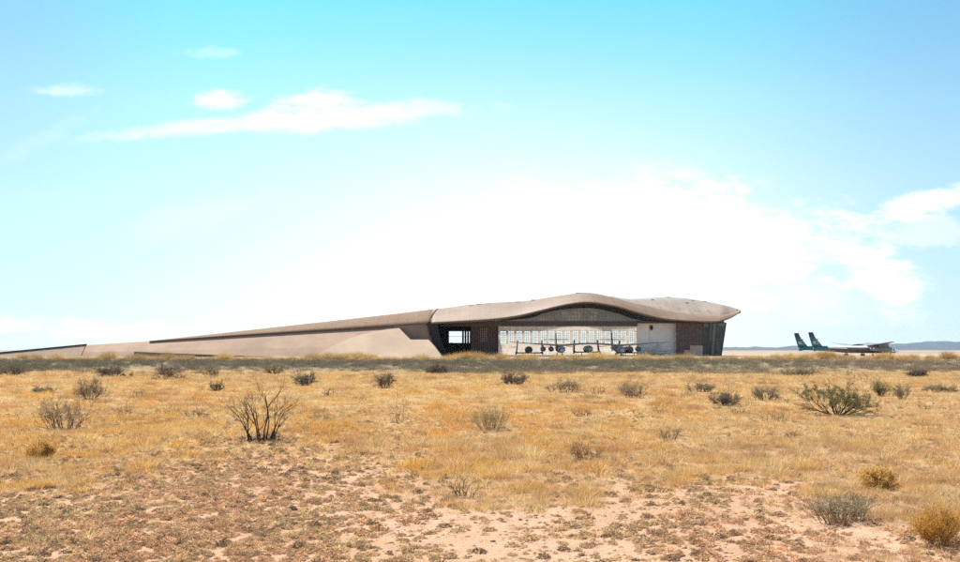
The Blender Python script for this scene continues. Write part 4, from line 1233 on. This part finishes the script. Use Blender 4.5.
def build_aircraft():
    grey = paint('grey_aircraft_paint', (.66,.58,.50), .6, .12, .6)
    grey2 = paint('dark_grey_paint', (.47,.405,.345), .45, .15, .6)
    grey3 = paint('charcoal_fin_paint', (.16,.145,.13), .45, .15, .6)
    white = paint('white_aircraft_paint', (.80,.79,.77), .3, .05, .6)
    palegrey = paint('light_grey_paint', (.50,.47,.42), .6, .08, .6)
    black = paint('black_rubber', (.012,.012,.013), .5, .2, 2)
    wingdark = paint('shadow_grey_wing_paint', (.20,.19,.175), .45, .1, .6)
    taupe = paint('taupe_belly_shade', (.115,.085,.065), .45, .3, .7)  # shade of the flank and underside, put into a darker colour
    teal = paint('teal_tail_paint', (.012,.15,.15), .45, .35, 1.4, col2=(.007,.08,.085))
    navy = paint('navy_tip_paint', (.012,.03,.04), .45, .3, 1.5)
    lilac = paint('lilac_emblem_paint', (.42,.40,.45), .5, .3, 2.5)
    X = (590.5-480)*288/F
    mothership('mothership', (X, 282.0, .03), 0, 'grey twin fuselage mothership with long gull wing parked nose-out under the hangar roof', grey, grey, grey2, grey3, grey3, black, None)
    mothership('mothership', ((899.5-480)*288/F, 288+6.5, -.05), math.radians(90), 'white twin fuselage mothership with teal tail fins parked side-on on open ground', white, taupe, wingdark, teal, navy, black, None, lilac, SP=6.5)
    # ferried spacecraft and those beside it
    spaceship('spaceship', ((528.7-480)*289/F, 290.2, .03), math.radians(180), 'dark spacecraft, round black nozzle facing out, beneath left wing end of the grey mothership', grey2, black, grey3, None)
    spaceship('spaceship', ((588.3-480)*289/F, 288.8, .25), 0, 'grey spacecraft slung nose-out under the centre of the mothership wing', grey2, black, grey3, None)
    spaceship('spaceship', ((629.5-480)*299/F, 303, .03), math.radians(180), 'dark spacecraft half hidden behind the mothership engines nearest the white sliding door', grey2, black, grey3, None)
    # small grey jet by the sliding door
    J = empty('small_jet', ((659-480)*290.5/F, 291.5, .03), 0)
    tag(J, 'small pale grey jet with one raked fin parked against the white sliding door', 'aircraft')
    g = palegrey
    mb = MB(); rings = [(-3.0,.04),(-2.4,.3),(-1.2,.55),(.6,.58),(2.0,.4),(2.9,.2)]
    vs = []; fs = []; seg = 14
    for i, (x, r) in enumerate(rings):
        for k in range(seg):
            a = 2*math.pi*k/seg; vs.append((x, r*math.cos(a), .95+r*math.sin(a)))
    for i in range(len(rings)-1):
        for k in range(seg): fs.append((i*seg+k, i*seg+(k+1) % seg, (i+1)*seg+(k+1) % seg, (i+1)*seg+k))
    mb.add(vs, fs); fu = mb.build('fuselage', [g], J, True)
    mb = MB(); plate(mb, [(-1.9,0,1.2),(.1,0,1.35),(.5,0,3.4),(-.35,0,3.4)], (0,1,0), .16); mb.build('fin', [g], J)
    mb = MB(); plate(mb, [(-.8,-2.2,.8),(.3,-2.2,.8),(1.0,0,.75),(.3,2.2,.8),(-.8,2.2,.8),(-1.0,0,.75)], (0,0,1), .14); mb.build('wing', [g], J)
    mb = MB(); plate(mb, [(1.7,.5,1.25),(2.7,.5,1.25),(2.9,.5,1.75),(2.3,.5,1.75)], (0,1,0), .12); mb.build('tailplane', [g], J)
    for x, y in ((-2, 0), (.4, -.8), (.4, .8)):
        mb = MB(); mb.tube([(x, y, .7), (x, y, .2)], .06, 8); mb.tube([(x, y-.08, .2), (x, y+.08, .2)], .2, 12)
        mb.build('landing_gear', [black], J)

# ---------------------------------------------------------------- hills, apron, haze, sky
def build_far():
    m = paint('hazy_hill_scrub', (.036,.054,.078), .9, .25, .004)  # blue of the distant haze is put into the hill colour
    D = 8200.0
    prof = {}
    for name, (a, b, peaks) in {'hills': (560, 1300, [(575,0),(700,2.2),(735,2.8),(760,3.2),(776,2.2),(790,4.4),(806,3.4),(822,3.8),(850,4.5),(868,7.6),(888,6.6),(905,6),(918,7.6),(934,9.2),(950,8.6),(965,8.2),(990,10),(1030,7),(1090,9),(1160,5),(1280,0)]),
                                }.items():
        us = np.linspace(a, b, 220); rows = []
        rr = np.random.default_rng(5)
        for f, dy in ((0,-900),(.35,-550),(.75,-200),(1,0),(.7,300),(0,900)):
            row = []
            for u in us:
                h = spline_table(peaks, u)*D/F
                j = float(fbm(u*.09+f*7, f*5.3+2, 3)-.5)*26*(1 if f > 0 else 0)*min(1, h/20)
                row.append(Vector(((u-480)*D/F, D+dy+float(fbm(u*.05, f*3, 2)-.5)*500*(f < 1), max(-2, h*f + j + (0 if f else -2)))))
            rows.append(row)
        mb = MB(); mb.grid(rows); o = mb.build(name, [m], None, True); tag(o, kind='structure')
    # pale concrete apron
    am, nt, out = new_mat('apron_concrete')
    geo = N(nt, 'ShaderNodeNewGeometry'); b = N(nt, 'ShaderNodeBsdfDiffuse')
    c = mixc(nt, mrange(nt, noise(nt, geo.outputs['Position'], .05, 5), .35, .65), (.29,.235,.185), (.36,.295,.235))
    nt.links.new(c, b.inputs[0]); nt.links.new(b.outputs[0], out.inputs[0])
    mb = MB(); mb.box(-12, 420, 262, 293.15, -.2, .02)
    mb.box(67.5, 420, 293.15, 420, -.2, .02)
    o = mb.build('apron', [am]); tag(o, kind='structure')

def build_haze():
    m, nt, out = new_mat('haze_air')
    v = N(nt, 'ShaderNodeVolumePrincipled')
    v.inputs['Color'].default_value = (.72,.87,1.0,1); v.inputs['Density'].default_value = 2.0e-5
    v.inputs['Anisotropy'].default_value = .2
    nt.links.new(v.outputs[0], out.inputs['Volume'])
    mb = MB(); mb.box(-14000, 14000, -400, 14000, -3.2, 140)
    o = mb.build('haze', [m]); tag(o, 'thin bluish air over the plain', 'haze', kind='stuff')
    o.visible_shadow = True

SUN_EL = math.radians(58)
SUN_AZ = math.radians(-32)     # measured from +Y (view direction) towards +X: beyond the building, to the left

def build_world():
    w = bpy.data.worlds.new('World'); SC.world = w; w.use_nodes = True
    nt = w.node_tree; nt.nodes.clear()
    out = nt.nodes.new('ShaderNodeOutputWorld'); bg = nt.nodes.new('ShaderNodeBackground')
    sky = nt.nodes.new('ShaderNodeTexSky'); sky.sky_type = 'NISHITA'; sky.sun_disc = False
    sky.sun_elevation = SUN_EL; sky.sun_rotation = SUN_AZ
    sky.altitude = 1400; sky.air_density = .9; sky.dust_density = .35; sky.ozone_density = 1.0
    tc = nt.nodes.new('ShaderNodeTexCoord'); sep = nt.nodes.new('ShaderNodeSeparateXYZ')
    nt.links.new(tc.outputs['Generated'], sep.inputs[0])
    x, y, z = sep.outputs
    yy = mth(nt, 'MAXIMUM', y, .08)
    a = mth(nt, 'DIVIDE', x, yy); b = mth(nt, 'DIVIDE', z, yy)
    cmb = nt.nodes.new('ShaderNodeCombineXYZ'); nt.links.new(a, cmb.inputs[0]); nt.links.new(mth(nt, 'MULTIPLY', b, 2.2), cmb.inputs[1])
    nz = mth(nt, 'ADD', mth(nt, 'MULTIPLY', noise(nt, cmb.outputs[0], 8, 8, .62), .6), mth(nt, 'MULTIPLY', noise(nt, cmb.outputs[0], 26, 7, .68), .4)); nz3 = noise(nt, cmb.outputs[0], 3.2, 4, .55)
    nz = mth(nt, 'ADD', mth(nt, 'MULTIPLY', mth(nt, 'SUBTRACT', nz, .5), 1.9), .5)
    def gauss(u, v, su, sv, slope=0.0):
        du = mth(nt, 'DIVIDE', mth(nt, 'SUBTRACT', a, (u-480)/F), su/F)
        vv = mth(nt, 'ADD', b, mth(nt, 'MULTIPLY', mth(nt, 'SUBTRACT', a, (u-480)/F), -slope))
        dv = mth(nt, 'DIVIDE', mth(nt, 'SUBTRACT', vv, (350-v)/F), sv/F)
        r2 = mth(nt, 'ADD', mth(nt, 'MULTIPLY', du, du), mth(nt, 'MULTIPLY', dv, dv))
        return mth(nt, 'POWER', 2.718, mth(nt, 'MULTIPLY', r2, -.5))
    def wisp(u, v, su, sv, slope=0.0, amp=1.0, lo=.60, hi=.95, n=None):
        g = gauss(u, v, su, sv, slope)
        k = mth(nt, 'ADD', n if n is not None else nz, mth(nt, 'MULTIPLY', g, .50))
        return mth(nt, 'MULTIPLY', mth(nt, 'MULTIPLY', mrange(nt, k, lo, hi), mrange(nt, g, .03, .5)), amp)
    def veil(u, v, su, sv, amp, slope=0.0):
        return mth(nt, 'MULTIPLY', gauss(u, v, su, sv, slope), amp)
    parts = [
        wisp(205, 127, 85, 6, .09, .6, .52, .95), wisp(330, 118, 60, 10, .03, .85, .58, .98), wisp(320, 102, 38, 14, .03, .95, .66, 1.0), wisp(221, 101, 26, 9, .05, .7, .68, 1.0), wisp(415, 108, 75, 9, 0, .5, .66, 1.05),
        wisp(65, 91, 40, 7, 0, .42, .66, 1.05), wisp(216, 52, 30, 6, 0, .25, .66, 1.0), wisp(40, 140, 44, 10, .5, .10, .66, 1.0), wisp(90, 330, 80, 11, 0, .5, .64, 1.0), wisp(10, 325, 30, 8, 0, .5, .64, 1.0), wisp(205, 212, 60, 16, .2, .2, .66, 1.0),
        veil(520, 305, 180, 68, .96), veil(350, 345, 140, 45, .4), veil(540, 215, 140, 55, .35), veil(440, 300, 290, 115, .22), veil(470, 175, 300, 90, .24),
        wisp(700, 240, 80, 40, .0, .95, .60, .90), wisp(600, 255, 110, 50, .0, .9, .56, .85), wisp(838, 250, 52, 30, -.25, .80, .68, 1.0), wisp(884, 278, 30, 24, -.5, .85, .62, .98), wisp(785, 225, 50, 24, .1, .6, .68, 1.0), wisp(945, 200, 60, 11, .22, .85, .62, .92), wisp(925, 232, 50, 18, .1, .4, .66, 1.0), wisp(800, 300, 70, 22, .0, .35, .64, 1.0),
        veil(480, 350, 1200, 120, .16),
    ]
    acc = None
    for q in parts:
        inv = mth(nt, 'SUBTRACT', 1.0, q)
        acc = inv if acc is None else mth(nt, 'MULTIPLY', acc, inv)
    cloud = mth(nt, 'SUBTRACT', 1.0, acc, clamp=True)
    front = mrange(nt, y, .1, .4)
    cloud = mth(nt, 'MULTIPLY', cloud, front)
    side = mth(nt, 'MAXIMUM', mrange(nt, a, -.22, -.50), mth(nt, 'MULTIPLY', mrange(nt, a, .18, .46), .8))
    def ramp(stops):
        n = nt.nodes.new('ShaderNodeValToRGB'); e = n.color_ramp.elements
        nt.links.new(mth(nt, 'MULTIPLY', b, 2.5, clamp=True), n.inputs[0])
        for i, (p, c) in enumerate(stops):
            q = e[i] if i < 2 else e.new(p*2.5)
            q.position = p*2.5; q.color = (*[k*.8 for k in c], 1)
        return n.outputs[0]
    mid = ramp([(.02,(.35,.46,.54)), (.34,(.46,1.12,.85)), (.08,(.44,.60,.55)), (.146,(.56,.80,.64)), (.243,(.64,1.02,.78))])
    edge = ramp([(.02,(.35,.47,.56)), (.34,(.61,.83,.78)), (.08,(.43,.55,.54)), (.146,(.56,.69,.62)), (.243,(.63,.79,.71))])
    tint = mixc(nt, 1.0, mixc(nt, side, mid, edge), (1.25, 1.25, 1.25), 'MULTIPLY')
    skyc = mixc(nt, front, sky.outputs[0], tint, 'MULTIPLY')
    col = mixc(nt, cloud, skyc, CLOUDCOL)
    nt.links.new(col, bg.inputs[0]); bg.inputs[1].default_value = SKYSTR
    nt.links.new(bg.outputs[0], out.inputs[0])

SKYSTR = .115
SKYTINT = (.56, 1.10, .95); SIDETINT = (.70, .90, 1.02)
CLOUDCOL = (5.2, 5.3, 5.35)
EXPO = 1.0

def build_light_camera():
    sd = bpy.data.lights.new('sun', 'SUN'); sd.energy = 5.0; sd.angle = math.radians(.53); sd.color = (1.0, .955, .88)
    so = bpy.data.objects.new('sun', sd); COL.objects.link(so)
    d = Vector((math.sin(SUN_AZ)*math.cos(SUN_EL), math.cos(SUN_AZ)*math.cos(SUN_EL), math.sin(SUN_EL)))
    so.rotation_euler = d.to_track_quat('Z', 'Y').to_euler()
    so.location = d*200
    cd = bpy.data.cameras.new('camera'); co = bpy.data.objects.new('camera', cd); COL.objects.link(co)
    cd.sensor_width = 36; cd.lens = 36*F/960
    cd.shift_y = (350-281)/960.0
    cd.clip_start = .1; cd.clip_end = 40000
    co.location = (0, 0, CAMZ + th(0, 0)*0); co.rotation_euler = (math.radians(90), 0, 0)
    SC.camera = co
    SC.view_settings.view_transform = 'Standard'; SC.view_settings.look = 'None'
    SC.view_settings.gamma = 1; SC.view_settings.exposure = EXPO; SC.view_settings.use_curve_mapping = False
    SC.cycles.max_bounces = 8; SC.cycles.diffuse_bounces = 4; SC.cycles.transmission_bounces = 6; SC.cycles.transparent_max_bounces = 12
    SC.cycles.volume_bounces = 0; SC.cycles.use_denoising = False; SC.cycles.sample_clamp_indirect = 1.6; SC.cycles.caustics_reflective = False; SC.cycles.caustics_refractive = False; SC.cycles.denoiser = 'OPENIMAGEDENOISE'; SC.cycles.denoising_input_passes = 'RGB_ALBEDO_NORMAL'; SC.cycles.denoising_prefilter = 'ACCURATE'

build_world()
build_ground()
build_grass()
build_weeds()
build_band()
build_shrubs()
build_terminal()
build_aircraft()
build_far()
build_haze()
build_light_camera()
